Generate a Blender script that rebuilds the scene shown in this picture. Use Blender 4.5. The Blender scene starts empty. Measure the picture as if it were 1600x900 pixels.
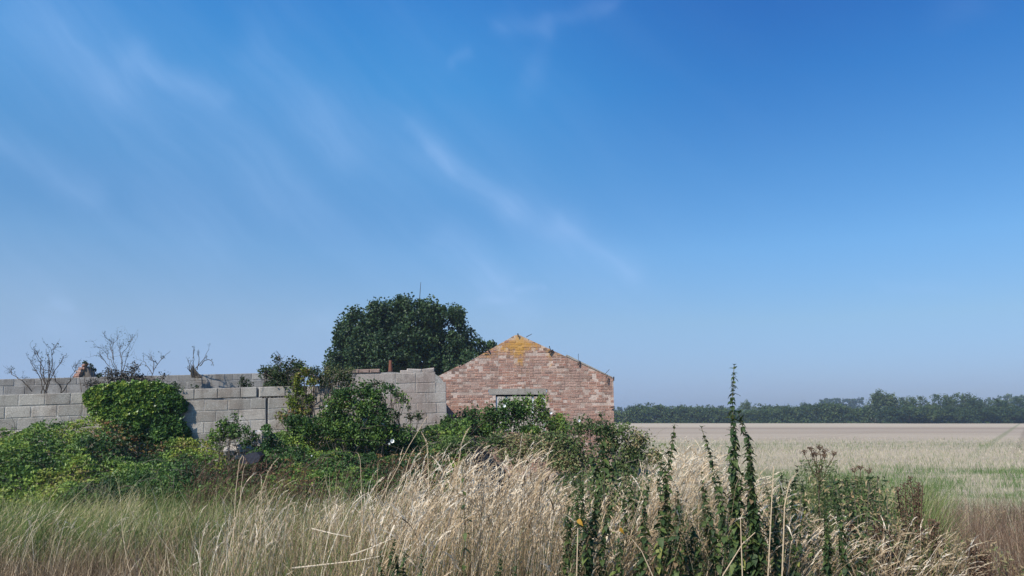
import bpy, math, random
import numpy as np
from mathutils import Vector
random.seed(7)
rng = np.random.default_rng(11)
scene = bpy.context.scene
col = scene.collection

# ------------------------------------------------------------------ camera
F, EYE, HOR = 1200.0, 1.6, 652.0
PITCH = math.atan((HOR - 450) / F)
cam_d = bpy.data.cameras.new("camera")
cam_d.sensor_width = 36.0
cam_d.lens = 36.0 * F / 1600.0
cam_d.clip_start, cam_d.clip_end = 0.1, 6000
cam = bpy.data.objects.new("camera", cam_d)
col.objects.link(cam)
cam.location = (0, 0, EYE)
cam.rotation_euler = (math.radians(90) + PITCH, 0, 0)
scene.camera = cam

# ------------------------------------------------------------------ light
SUN_EL, SUN_AZ = math.radians(42), math.radians(-140)      # azimuth clockwise from +Y
to_sun = Vector((math.sin(SUN_AZ) * math.cos(SUN_EL), math.cos(SUN_AZ) * math.cos(SUN_EL), math.sin(SUN_EL)))
sun_d = bpy.data.lights.new("sun", 'SUN')
sun_d.energy, sun_d.angle, sun_d.color = 4.4, math.radians(0.55), (1.0, 0.92, 0.81)
sun = bpy.data.objects.new("sun", sun_d)
col.objects.link(sun)
sun.rotation_euler = to_sun.to_track_quat('Z', 'Y').to_euler()
vs = scene.view_settings
vs.view_transform, vs.look, vs.exposure, vs.gamma = 'Standard', 'None', 0.3, 1.0

CT, ST = math.cos(PITCH), math.sin(PITCH)
def ray(px, py):
    a, b = (px - 800) / F, (450 - py) / F
    return np.array([a, CT - b * ST, ST + b * CT])
EYEP = np.array([0, 0, EYE])
def at(px, py, Y):
    d = ray(px, py)
    return EYEP + d * (Y / d[1])
def on_plane(px, py, p0, n):
    d = ray(px, py)
    return EYEP + d * (np.dot(p0 - EYEP, n) / np.dot(d, n))
def xat(px, Y):
    return (px - 800) / F * Y * 1.0 / CT * 0.99
def azel(px, py):
    d = ray(px, py)
    d = d / np.linalg.norm(d)
    return math.degrees(math.atan2(d[0], d[1])), math.degrees(math.asin(d[2]))

# ------------------------------------------------------------------ sky
world = bpy.data.worlds.new("World")
scene.world = world
world.use_nodes = True
wn, wl = world.node_tree.nodes, world.node_tree.links
wn.clear()
def N(nt, t, **k):
    n = nt.nodes.new(t)
    for a, b in k.items():
        setattr(n, a, b)
    return n
wt = world.node_tree
out = N(wt, 'ShaderNodeOutputWorld'); bg = N(wt, 'ShaderNodeBackground')
sky = N(wt, 'ShaderNodeTexSky', sky_type='NISHITA', sun_disc=False, sun_elevation=SUN_EL, sun_rotation=SUN_AZ % (2 * math.pi),
        altitude=0, air_density=1.0, dust_density=0.6, ozone_density=2.2)
bg.inputs['Strength'].default_value = 0.11
wl.new(bg.outputs[0], out.inputs[0])
def M(nt, op, a, b=None, c=None, clamp=False):
    n = N(nt, 'ShaderNodeMath', operation=op, use_clamp=clamp)
    for i, v in enumerate((a, b, c)):
        if v is None: continue
        if isinstance(v, (int, float)): n.inputs[i].default_value = v
        else: nt.links.new(v, n.inputs[i])
    return n.outputs[0]
def VM(nt, op, a, b=None):
    n = N(nt, 'ShaderNodeVectorMath', operation=op)
    for i, v in enumerate((a, b)):
        if v is None: continue
        if isinstance(v, (tuple, list)): n.inputs[i].default_value = v
        else: nt.links.new(v, n.inputs[i])
    return n
tc = N(wt, 'ShaderNodeTexCoord')
nrm = VM(wt, 'NORMALIZE', tc.outputs['Generated'])
sx = N(wt, 'ShaderNodeSeparateXYZ'); wl.new(nrm.outputs[0], sx.inputs[0])
az = M(wt, 'MULTIPLY', M(wt, 'ARCTAN2', sx.outputs[0], sx.outputs[1]), 57.29578)
el = M(wt, 'MULTIPLY', M(wt, 'ARCSINE', sx.outputs[2]), 57.29578)
pos = N(wt, 'ShaderNodeCombineXYZ'); wl.new(az, pos.inputs[0]); wl.new(el, pos.inputs[1])
warp = N(wt, 'ShaderNodeTexNoise'); warp.inputs['Scale'].default_value = 0.16; warp.inputs['Detail'].default_value = 4
wl.new(pos.outputs[0], warp.inputs['Vector'])
wofs = VM(wt, 'SUBTRACT', warp.outputs['Color'], (0.5, 0.5, 0.5))
wsc = VM(wt, 'MULTIPLY', wofs.outputs[0], (2.6, 2.6, 0))
posw = VM(wt, 'ADD', pos.outputs[0], wsc.outputs[0])
# node group: soft capsule of thin cloud between two points of the sky
g = bpy.data.node_groups.new('cirrus_streak', 'ShaderNodeTree')
for nm in ('P', 'A', 'B'):
    g.interface.new_socket(nm, in_out='INPUT', socket_type='NodeSocketVector')
for nm in ('Width', 'Strength'):
    g.interface.new_socket(nm, in_out='INPUT', socket_type='NodeSocketFloat')
g.interface.new_socket('Value', in_out='OUTPUT', socket_type='NodeSocketFloat')
gi, go = N(g, 'NodeGroupInput'), N(g, 'NodeGroupOutput')
pa = VM(g, 'SUBTRACT', gi.outputs['P'], gi.outputs['A']).outputs[0]
ba = VM(g, 'SUBTRACT', gi.outputs['B'], gi.outputs['A']).outputs[0]
hh = M(g, 'DIVIDE', VM(g, 'DOT_PRODUCT', pa, ba).outputs['Value'], VM(g, 'DOT_PRODUCT', ba, ba).outputs['Value'], clamp=True)
sc_ = N(g, 'ShaderNodeVectorMath', operation='SCALE'); g.links.new(ba, sc_.inputs[0]); g.links.new(hh, sc_.inputs['Scale'])
dd = VM(g, 'LENGTH', VM(g, 'SUBTRACT', pa, sc_.outputs[0]).outputs[0]).outputs['Value']
q = M(g, 'DIVIDE', dd, gi.outputs['Width'])
e = M(g, 'EXPONENT', M(g, 'MULTIPLY', M(g, 'MULTIPLY', q, q), -1.0))
g.links.new(M(g, 'MULTIPLY', e, gi.outputs['Strength']), go.inputs[0])
streaks = [((40, 10), (190, 120), 34, .30), ((190, 120), (250, 165), 26, .14), ((215, 80), (345, 152), 15, .26), ((400, 90), (520, 225), 34, .26),
           ((520, 170), (640, 260), 30, .12), ((0, 222), (140, 292), 20, .26), ((652, 190), (700, 255), 13, .22), ((680, 235), (800, 330), 21, .30),
           ((800, 325), (880, 365), 22, .22), ((870, 355), (975, 425), 20, .34), ((690, 375), (780, 440), 18, .30), ((760, 440), (820, 480), 22, .22), ((750, 471), (800, 467), 6, .28),
           ((812, 449), (848, 447), 4, .30), ((712, 92), (728, 86), 9, .2), ((785, 46), (850, 40), 12, .22), ((852, 50), (825, 150), 14, .12),
           ((850, 25), (960, 3), 9, .16), ((84, 470), (108, 476), 7, .28), ((465, 512), (512, 505), 11, .22), ((70, 506), (115, 512), 14, .2),
           ((1380, 448), (1480, 446), 8, .10), ((0, 430), (80, 440), 40, .14), ((300, 250), (460, 300), 60, .12), ((1480, 30), (1520, 10), 18, .07), ((100, 350), (330, 380), 34, .08), ((120, 60), (420, 260), 70, .22), ((620, 180), (960, 420), 60, .14), ((0, 120), (300, 330), 60, .12), ((560, 330), (800, 480), 50, .14)]
tot = None
for (a, b, w, s) in streaks:
    n = N(wt, 'ShaderNodeGroup'); n.node_tree = g
    wl.new(posw.outputs[0], n.inputs['P'])
    n.inputs['A'].default_value = (*azel(*a), 0); n.inputs['B'].default_value = (*azel(*b), 0)
    n.inputs['Width'].default_value = w / 16.0; n.inputs['Strength'].default_value = s * .34
    tot = n.outputs[0] if tot is None else M(wt, 'ADD', tot, n.outputs[0])
# fibres running down to the right, and faint general cirrus all round the sky
mr = N(wt, 'ShaderNodeMapping'); mr.inputs['Rotation'].default_value = (0, 0, math.radians(40))
wl.new(posw.outputs[0], mr.inputs[0])
mp = N(wt, 'ShaderNodeMapping'); mp.inputs['Scale'].default_value = (0.05, 0.34, 1)
wl.new(mr.outputs[0], mp.inputs[0])
fib = N(wt, 'ShaderNodeTexNoise'); fib.inputs['Scale'].default_value = 1.0; fib.inputs['Detail'].default_value = 7; fib.inputs['Roughness'].default_value = .55
wl.new(mp.outputs[0], fib.inputs['Vector'])
fr = N(wt, 'ShaderNodeMapRange'); wl.new(fib.outputs[0], fr.inputs[0])
fr.inputs[1].default_value, fr.inputs[2].default_value, fr.inputs[3].default_value, fr.inputs[4].default_value = .3, .68, .5, 1.3
fr2 = N(wt, 'ShaderNodeMapRange'); wl.new(fib.outputs[0], fr2.inputs[0])
fr2.inputs[1].default_value, fr2.inputs[2].default_value, fr2.inputs[3].default_value, fr2.inputs[4].default_value = .42, .85, 0, .06
sidew = N(wt, 'ShaderNodeMapRange'); wl.new(sx.outputs[0], sidew.inputs[0])
sidew.inputs[1].default_value, sidew.inputs[2].default_value, sidew.inputs[3].default_value, sidew.inputs[4].default_value = .37, -.2, .12, 1
cl = M(wt, 'ADD', M(wt, 'MULTIPLY', tot, fr.outputs[0]), M(wt, 'MULTIPLY', fr2.outputs[0], sidew.outputs[0]))
# grade the physical sky to the deep blue of the photograph
hsv = N(wt, 'ShaderNodeHueSaturation'); hsv.inputs['Saturation'].default_value = 1.0; hsv.inputs['Value'].default_value = 1.0
wl.new(sky.outputs[0], hsv.inputs['Color'])
tintm = N(wt, 'ShaderNodeMix', data_type='RGBA', blend_type='MULTIPLY'); tintm.inputs[0].default_value = 1
gr = N(wt, 'ShaderNodeValToRGB')
elr = N(wt, 'ShaderNodeMapRange'); wl.new(el, elr.inputs[0]); elr.inputs[1].default_value, elr.inputs[2].default_value = 0, 40
wl.new(elr.outputs[0], gr.inputs[0])
GRADE = [(0, (1, 1, 1)), (1, (1, 1, 1))]
GRADE = [(0.0, (.42, .50, .80)), (.05, (.42, .50, .80)), (.17, (.54, .66, .80)), (.30, (.50, .78, .98)), (.44, (.37, .76, 1.05)), (.6, (.22, .69, 1.12)), (.75, (.17, .60, 1.14)), (1.0, (.14, .56, 1.14))]
cr = gr.color_ramp
while len(cr.elements) < len(GRADE): cr.elements.new(.5)
for e_, (p, c) in zip(cr.elements, GRADE):
    e_.position = p; e_.color = (*c, 1)
wl.new(hsv.outputs[0], tintm.inputs[6])
side2 = N(wt, 'ShaderNodeMapRange', interpolation_type='SMOOTHSTEP'); wl.new(sx.outputs[0], side2.inputs[0])
side2.inputs[1].default_value, side2.inputs[2].default_value, side2.inputs[3].default_value, side2.inputs[4].default_value = .34, -.15, 0, 1
elg = N(wt, 'ShaderNodeMapRange', interpolation_type='SMOOTHSTEP'); wl.new(el, elg.inputs[0])
elg.inputs[1].default_value, elg.inputs[2].default_value, elg.inputs[3].default_value, elg.inputs[4].default_value = 12, 30, .03, 1
gainc = N(wt, 'ShaderNodeMix', data_type='RGBA'); gainc.inputs[6].default_value = (1, 1, 1, 1); gainc.inputs[7].default_value = (1.8, 1.72, 1.36, 1)
wl.new(M(wt, 'MULTIPLY', side2.outputs[0], elg.outputs[0]), gainc.inputs[0])
sidem = N(wt, 'ShaderNodeMix', data_type='RGBA', blend_type='MULTIPLY'); sidem.inputs[0].default_value = 1
wl.new(hsv.outputs[0], sidem.inputs[6]); wl.new(gainc.outputs[2], sidem.inputs[7]); wl.new(sidem.outputs[2], tintm.inputs[6]); wl.new(gr.outputs[0], tintm.inputs[7])
# thin high veil thickening towards the horizon on the sunny side
vl = N(wt, 'ShaderNodeMapRange', interpolation_type='SMOOTHSTEP'); wl.new(el, vl.inputs[0])
vl.inputs[1].default_value, vl.inputs[2].default_value, vl.inputs[3].default_value, vl.inputs[4].default_value = -2, 15, .8, 0
vm = N(wt, 'ShaderNodeMix', data_type='RGBA'); wl.new(M(wt, 'MULTIPLY', vl.outputs[0], sidew.outputs[0]), vm.inputs[0])
wl.new(tintm.outputs[2], vm.inputs[6]); vm.inputs[7].default_value = (2.7, 3.9, 6.0, 1)
cm = N(wt, 'ShaderNodeMix', data_type='RGBA')
cc = M(wt, 'MINIMUM', cl, .85)
wl.new(cc, cm.inputs[0]); wl.new(vm.outputs[2], cm.inputs[6]); cm.inputs[7].default_value = (3.9, 5.4, 8.2, 1)
wl.new(cm.outputs[2], bg.inputs['Color'])

# ------------------------------------------------------------------ helpers
def tag(o, label=None, cat=None, group=None, kind=None):
    for k, v in (('label', label), ('category', cat), ('group', group), ('kind', kind)):
        if v: o[k] = v
    return o
def empty(name, loc, label, cat, group=None):
    o = bpy.data.objects.new(name, None); col.objects.link(o)
    o.location = [float(v) for v in loc]; o.empty_display_size = .2
    return tag(o, label, cat, group)

class Acc:
    """collects triangles and quads (world coordinates) with a tint per face"""
    def __init__(s): s.v, s.f3, s.f4, s.t3, s.t4, s.n = [], [], [], [], [], 0
    def add(s, v, f, tint=0.5):
        v = np.asarray(v, dtype=np.float32).reshape(-1, 3); f = np.asarray(f, dtype=np.int32)
        t = np.broadcast_to(np.asarray(tint, dtype=np.float32), (len(f),))
        if f.shape[1] == 3: s.f3.append(f + s.n); s.t3.append(t)
        else: s.f4.append(f + s.n); s.t4.append(t)
        s.v.append(v); s.n += len(v)
    def ntris(s): return sum(len(f) for f in s.f3) + 2 * sum(len(f) for f in s.f4)
    def mesh(s, name, mat, origin=(0, 0, 0), smooth=False):
        me = bpy.data.meshes.new(name)
        if not s.v: return me
        v = np.concatenate(s.v) - np.array(origin, dtype=np.float32)
        f3 = np.concatenate(s.f3) if s.f3 else np.zeros((0, 3), np.int32)
        f4 = np.concatenate(s.f4) if s.f4 else np.zeros((0, 4), np.int32)
        t = np.concatenate(s.t3 + s.t4)
        me.vertices.add(len(v)); me.vertices.foreach_set('co', v.ravel())
        nl = f3.size + f4.size; npoly = len(f3) + len(f4)
        me.loops.add(nl); me.polygons.add(npoly)
        me.loops.foreach_set('vertex_index', np.concatenate([f3.ravel(), f4.ravel()]).astype(np.int32))
        tot_ = np.concatenate([np.full(len(f3), 3), np.full(len(f4), 4)]).astype(np.int32)
        st = np.concatenate([[0], np.cumsum(tot_)[:-1]]).astype(np.int32)
        me.polygons.foreach_set('loop_start', st); me.polygons.foreach_set('loop_total', tot_)
        me.update(calc_edges=True); me.validate()
        at_ = me.attributes.new('tint', 'FLOAT', 'FACE')
        if len(me.polygons) == len(t): at_.data.foreach_set('value', np.ascontiguousarray(t))
        me.polygons.foreach_set('use_smooth', np.full(len(me.polygons), bool(smooth)))
        if mat: me.materials.append(mat)
        return me
    def obj(s, name, mat, parent=None, origin=None, smooth=False):
        org = (0, 0, 0) if origin is None else origin
        if parent is not None and origin is None: org = tuple(parent.location)
        o = bpy.data.objects.new(name, s.mesh(name, mat, org, smooth)); col.objects.link(o)
        if parent is not None:
            o.parent = parent
            if origin is not None: o.location = Vector(origin) - parent.location
        else: o.location = org
        return o

def fade(t): return t * t * (3 - 2 * t)
_perm = rng.random((256, 256))
def vnoise(x, y):
    x = np.asarray(x, float); y = np.asarray(y, float)
    xi, yi = np.floor(x).astype(int), np.floor(y).astype(int)
    fx, fy = fade(x - xi), fade(y - yi)
    g_ = lambda a, b: _perm[a & 255, b & 255]
    return (g_(xi, yi) * (1 - fx) + g_(xi + 1, yi) * fx) * (1 - fy) + (g_(xi, yi + 1) * (1 - fx) + g_(xi + 1, yi + 1) * fx) * fy
def fbm(x, y, o=4):
    s, a, n = 0, .5, 0
    for i in range(o):
        s = s + a * vnoise(x * 2 ** i + 17.3 * i, y * 2 ** i + 9.1 * i); n += a; a *= .55
    return s / n
def unit(v): return v / np.maximum(np.linalg.norm(v, axis=-1, keepdims=True), 1e-9)

def leaves(acc, c, L, W, up=0.6, fold=.12, tint=.5, outward=None, shape='kite'):
    """one small folded leaf per centre"""
    n = len(c)
    if n == 0: return
    L = np.broadcast_to(L, (n,))[:, None]; W = np.broadcast_to(W, (n,))[:, None]
    nor = unit(rng.normal(size=(n, 3)) + np.array([0, 0, up]) + (0 if outward is None else outward))
    d = unit(np.cross(nor, rng.normal(size=(n, 3))))
    sd = np.cross(nor, d)
    base, tip = c - d * L / 2 - nor * L * .08, c + d * L / 2 - nor * L * .18
    m = c - d * L * .08
    l, r = m + sd * W / 2 + nor * W * fold, m - sd * W / 2 + nor * W * fold
    v = np.stack([base, r, tip, l], 1).reshape(-1, 3)
    i = np.arange(n)[:, None] * 4
    f = np.concatenate([i + [0, 1, 2], i + [0, 2, 3]])
    t = np.broadcast_to(np.asarray(tint, float), (n,))
    acc.add(v, f, np.concatenate([t, t]))

def ribbons(acc, root, az_, L, lean, bend, w, seg=3, tint=.5, face=None, tipw=.15):
    """blades/stems: start at root, lean angle from vertical, bending further over by 'bend' radians towards azimuth"""
    n = len(root)
    if n == 0: return None
    L = np.broadcast_to(L, (n,)); lean = np.broadcast_to(lean, (n,)); bend = np.broadcast_to(bend, (n,)); w = np.broadcast_to(w, (n,))
    h = np.stack([np.cos(az_), np.sin(az_), np.zeros(n)], 1)
    if face is None: face = rng.uniform(0, math.pi, n)
    sd = np.stack([np.cos(face), np.sin(face), np.zeros(n)], 1)
    pts = [root]; p = root
    for k in range(seg):
        a = lean + bend * ((k + .5) / seg) ** 1.5
        p = p + (h * np.sin(a)[:, None] + np.array([0, 0, 1]) * np.cos(a)[:, None]) * (L / seg)[:, None]
        pts.append(p)
    V = []
    for k, p in enumerate(pts):
        ww = (w * (1 - (1 - tipw) * k / seg))[:, None] / 2
        V += [p - sd * ww, p + sd * ww]
    v = np.stack(V, 1).reshape(-1, 3); m = 2 * (seg + 1)
    i = np.arange(n)[:, None] * m
    f = np.concatenate([i + [2 * k, 2 * k + 1, 2 * k + 3, 2 * k + 2] for k in range(seg)])
    t = np.broadcast_to(np.asarray(tint, float), (n,))
    acc.add(v, f, np.tile(t, seg))
    a = lean + bend
    return pts[-1], unit(h * np.sin(a)[:, None] + np.array([0, 0, 1]) * np.cos(a)[:, None]), pts

def plumes(acc, tip, d, L, wid, k=12, tint=.5, arch=.35, open_=.5):
    """feathery seed heads: k spikelets along the last L metres continuing beyond tip"""
    n = len(tip)
    if n == 0: return
    L = np.broadcast_to(L, (n,)); wid = np.broadcast_to(wid, (n,))
    hz = unit(d * [1, 1, 0] + 1e-6)
    t = np.broadcast_to(np.asarray(tint, float), (n,))
    for j in range(4):      # slender tapering core following the arch
        u0, u1 = j / 4, (j + 1) / 4
        D = [unit(d + hz * (arch * u_) - np.array([0, 0, 1]) * (arch * .5 * u_ * u_)) for u_ in (u0, u1)]
        P0, P1 = tip + D[0] * (L * u0)[:, None], tip + D[1] * (L * u1)[:, None]
        sd = unit(np.cross(D[0], rng.normal(size=(n, 3))))
        wa = (wid * .10 * (math.sin(math.pi * (.12 + .8 * u0)))) [:, None]; wb_ = (wid * .10 * (math.sin(math.pi * (.12 + .8 * u1))))[:, None]
        v = np.stack([P0 - sd * wa, P0 + sd * wa, P1 + sd * wb_, P1 - sd * wb_], 1).reshape(-1, 3)
        acc.add(v, np.arange(n)[:, None] * 4 + [0, 1, 2, 3], np.clip(t + rng.normal(0, .06, n), 0, 1))
    for j in range(k):
        u = (j + rng.random(n) * .8) / k
        dj = unit(d + hz * (arch * u)[:, None] - np.array([0, 0, 1]) * (arch * .5 * u * u)[:, None])
        c = tip + dj * (L * u)[:, None] + rng.normal(size=(n, 3)) * (wid * .20 * (1 - .7 * u))[:, None]
        ax = unit(dj + rng.normal(size=(n, 3)) * open_ * .5)
        sl = (L / k * 2.6 * rng.uniform(.6, 1.1, n) * (1 - .35 * u))[:, None]
        sd = unit(np.cross(ax, rng.normal(size=(n, 3)))) * (wid * .085 * rng.uniform(.6, 1.2, n) * (1 - .4 * u))[:, None]
        v = np.stack([c - ax * sl / 2, c - ax * sl * .08 + sd, c + ax * sl / 2, c - ax * sl * .08 - sd], 1).reshape(-1, 3)
        i = np.arange(n)[:, None] * 4
        acc.add(v, i + [0, 1, 2, 3], np.clip(t + rng.normal(0, .08, n), 0, 1))

def tube(acc, pts, r0, r1, sides=5, tint=.5, cap=True):
    pts = [np.asarray(p, float) for p in pts]
    m = len(pts); V = []
    ref = np.array([.3, .9, .2])
    for k, p in enumerate(pts):
        d = unit(pts[min(k + 1, m - 1)] - pts[max(k - 1, 0)])
        a = unit(np.cross(d, ref)); b = np.cross(d, a)
        r = r0 + (r1 - r0) * k / (m - 1)
        for s in range(sides):
            th = 2 * math.pi * s / sides
            V.append(p + (a * math.cos(th) + b * math.sin(th)) * r)
    f = [(k * sides + s, k * sides + (s + 1) % sides, (k + 1) * sides + (s + 1) % sides, (k + 1) * sides + s) for k in range(m - 1) for s in range(sides)]
    acc.add(V, f, tint)
    if cap and sides == 4: acc.add(V[-4:], [(0, 1, 2, 3)], tint)
def wander(a, b, n=5, amp=.05):
    a, b = np.asarray(a, float), np.asarray(b, float)
    L = np.linalg.norm(b - a)
    return [a + (b - a) * k / n + (rng.normal(size=3) * amp * L if 0 < k < n else 0) for k in range(n + 1)]

# ------------------------------------------------------------------ materials
def ramp_node(nt, fac, stops):
    r = N(nt, 'ShaderNodeValToRGB'); c = r.color_ramp
    while len(c.elements) < len(stops): c.elements.new(.5)
    for e_, (p, k) in zip(c.elements, stops):
        e_.position = p; e_.color = (*k, 1)
    nt.links.new(fac, r.inputs[0]); return r.outputs[0]
def base_mat(name, rough=.8, spec=.3):
    m = bpy.data.materials.new(name); m.use_nodes = True
    b = m.node_tree.nodes['Principled BSDF']
    b.inputs['Roughness'].default_value = rough; b.inputs['Specular IOR Level'].default_value = spec
    return m, m.node_tree, b
def noise(nt, scale, detail=4, rough=.5, coord=None, dist=0):
    n = N(nt, 'ShaderNodeTexNoise'); n.inputs['Scale'].default_value = scale; n.inputs['Detail'].default_value = detail
    n.inputs['Roughness'].default_value = rough; n.inputs['Distortion'].default_value = dist
    if coord is not None: nt.links.new(coord, n.inputs['Vector'])
    return n
def mixc(nt, f, a, b, mode='MIX'):
    n = N(nt, 'ShaderNodeMix', data_type='RGBA', blend_type=mode)
    for i, v in ((0, f), (6, a), (7, b)):
        if isinstance(v, (int, float)): n.inputs[i].default_value = v
        elif isinstance(v, (tuple, list)): n.inputs[i].default_value = (*v, 1)
        else: nt.links.new(v, n.inputs[i])
    return n.outputs[2]
def maprange(nt, v, a, b, c=0, d=1, smooth=True):
    n = N(nt, 'ShaderNodeMapRange', interpolation_type='SMOOTHSTEP' if smooth else 'LINEAR')
    nt.links.new(v, n.inputs[0])
    for i, x in enumerate((a, b, c, d)): n.inputs[i + 1].default_value = x
    return n.outputs[0]
def leaf_mat(name, stops, rough=.55, trans=.3, spec=.35, noise_amt=.25):
    m, nt, b = base_mat(name, rough, spec)
    at_ = N(nt, 'ShaderNodeAttribute', attribute_name='tint')
    geo = N(nt, 'ShaderNodeNewGeometry')
    nz = noise(nt, 9, 2, .5, geo.outputs['Position'])
    f = M(nt, 'ADD', at_.outputs['Fac'], M(nt, 'MULTIPLY', M(nt, 'SUBTRACT', nz.outputs[0], .5), noise_amt), clamp=True)
    c = ramp_node(nt, f, stops)
    nt.links.new(c, b.inputs['Base Color'])
    if trans:
        tr = N(nt, 'ShaderNodeBsdfTranslucent'); nt.links.new(c, tr.inputs[0])
        mx = N(nt, 'ShaderNodeMixShader'); mx.inputs[0].default_value = trans
        nt.links.new(b.outputs[0], mx.inputs[1]); nt.links.new(tr.outputs[0], mx.inputs[2])
        nt.links.new(mx.outputs[0], nt.nodes['Material Output'].inputs[0])
    return m
bramble_mat = leaf_mat('bramble_leaf', [(0, (.028, .062, .018)), (.35, (.065, .135, .03)), (.65, (.14, .23, .045)), (.9, (.29, .38, .06)), (1, (.24, .13, .06))], .5, .28, .35)
dark_mat = leaf_mat('dark_foliage', [(0, (.02, .036, .014)), (.4, (.04, .07, .024)), (.75, (.075, .11, .035)), (1, (.16, .17, .06))], .6, .2)
ivy_mat = leaf_mat('ivy_leaf', [(0, (.028, .07, .024)), (.45, (.075, .16, .033)), (.8, (.17, .28, .045)), (1, (.36, .42, .08))], .38, .2, .5)
creeper_mat = leaf_mat('creeper_leaf', [(0, (.05, .08, .02)), (.5, (.12, .18, .03)), (.85, (.24, .27, .04)), (1, (.33, .18, .08))], .5, .35)
oak_mat = leaf_mat('oak_leaf', [(0, (.02, .044, .017)), (.5, (.04, .08, .027)), (1, (.08, .13, .042))], .5, .2)
far_mat = leaf_mat('far_foliage', [(0, (.020, .038, .014)), (.4, (.042, .075, .024)), (.75, (.085, .125, .042)), (1, (.14, .17, .07))], .7, .15, .2)
_nt = far_mat.node_tree; _oi = N(_nt, 'ShaderNodeObjectInfo')
_cr = [n for n in _nt.nodes if n.type == 'VALTORGB'][0]; _l = _cr.inputs[0].links[0]; _src = _l.from_socket
_nt.links.new(M(_nt, 'ADD', _src, M(_nt, 'MULTIPLY', M(_nt, 'SUBTRACT', _oi.outputs['Random'], .5), .5), clamp=True), _cr.inputs[0])
weed_mat = leaf_mat('weed_leaf', [(0, (.028, .058, .018)), (.4, (.075, .125, .035)), (.7, (.15, .20, .065)), (.9, (.32, .28, .14)), (1, (.42, .31, .17))], .6, .25)
nettle_mat = leaf_mat('nettle_leaf', [(0, (.022, .045, .016)), (.5, (.045, .08, .026)), (.85, (.09, .13, .035)), (1, (.20, .24, .05))], .6, .22, .3)
autumn_mat = leaf_mat('yellowed_leaf', [(0, (.50, .26, .03)), (1, (.62, .36, .05))], .5, .35)
straw_mat = leaf_mat('dry_grass', [(0, (.11, .078, .045)), (.3, (.29, .205, .115)), (.6, (.53, .395, .24)), (.85, (.76, .61, .42)), (1, (.86, .75, .58))], .7, .3, .2)
green_grass_mat = leaf_mat('green_grass', [(0, (.04, .075, .018)), (.35, (.10, .17, .035)), (.65, (.23, .29, .07)), (.85, (.42, .41, .17)), (1, (.64, .54, .31))], .6, .3, .25)
brown_mat = leaf_mat('brown_dead_plant', [(0, (.06, .035, .025)), (.5, (.15, .09, .06)), (1, (.30, .21, .14))], .8, .15, .1)
stubble_mat = leaf_mat('stubble', [(0, (.06, .13, .03)), (.25, (.13, .22, .06)), (.42, (.28, .29, .15)), (.6, (.46, .40, .28)), (1, (.64, .55, .42))], .8, .25, .1, .12)
bark_mat = leaf_mat('bark', [(0, (.05, .04, .03)), (.5, (.11, .09, .07)), (1, (.24, .21, .16))], .9, 0, .1)

def stone_material(name, stops, grain=130, stain=(.33, .275, .225), pale=(.6, .58, .54), lichen=False, blotch=3.1):
    m, nt, b = base_mat(name, .92, .15)
    oi = N(nt, 'ShaderNodeObjectInfo'); geo = N(nt, 'ShaderNodeNewGeometry')
    P = geo.outputs['Position']
    c = ramp_node(nt, oi.outputs['Random'], stops)
    vo = N(nt, 'ShaderNodeTexVoronoi'); vo.inputs['Scale'].default_value = grain * .55; nt.links.new(P, vo.inputs['Vector'])
    sp = maprange(nt, vo.outputs['Distance'], .05, .5, 1.22, .82)
    gn = noise(nt, grain, 3, .7, P)
    spk = M(nt, 'MULTIPLY', sp, maprange(nt, gn.outputs[0], .3, .7, .75, 1.2))
    n1 = noise(nt, 1.7, 5, .6, P)
    c = mixc(nt, maprange(nt, n1.outputs[0], .42, .66, 0, .8), c, stain)
    mps = N(nt, 'ShaderNodeMapping'); mps.inputs['Scale'].default_value = (5, 5, .7); nt.links.new(P, mps.inputs[0])
    n3 = noise(nt, 1.0, 5, .7, mps.outputs[0])
    c = mixc(nt, maprange(nt, n3.outputs[0], .5, .72, 0, .6), c, tuple(x * .6 for x in stain))
    n4 = noise(nt, 2.3, 7, .75, P)
    c = mixc(nt, maprange(nt, n4.outputs[0], .56, .68, 0, .55), c, tuple(x * .5 for x in stain))
    n2 = noise(nt, blotch, 5, .65, P)
    n2.inputs['Distortion'].default_value = .6
    c = mixc(nt, maprange(nt, n2.outputs[0], .55, .8, 0, .55 if blotch < 5 else .3), c, pale)
    c = mixc(nt, 1.0, c, spk, 'MULTIPLY')
    if lichen:
        c = lichen_mix(nt, c, P)
    nt.links.new(c, b.inputs['Base Color'])
    bp = N(nt, 'ShaderNodeBump'); bp.inputs['Strength'].default_value = .6; bp.inputs['Distance'].default_value = .006
    hb = M(nt, 'ADD', gn.outputs[0], M(nt, 'MULTIPLY', vo.outputs['Distance'], .8))
    nt.links.new(hb, bp.inputs['Height']); nt.links.new(bp.outputs[0], b.inputs['Normal'])
    return m
GY = 20.3            # distance of the brick gable
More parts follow.
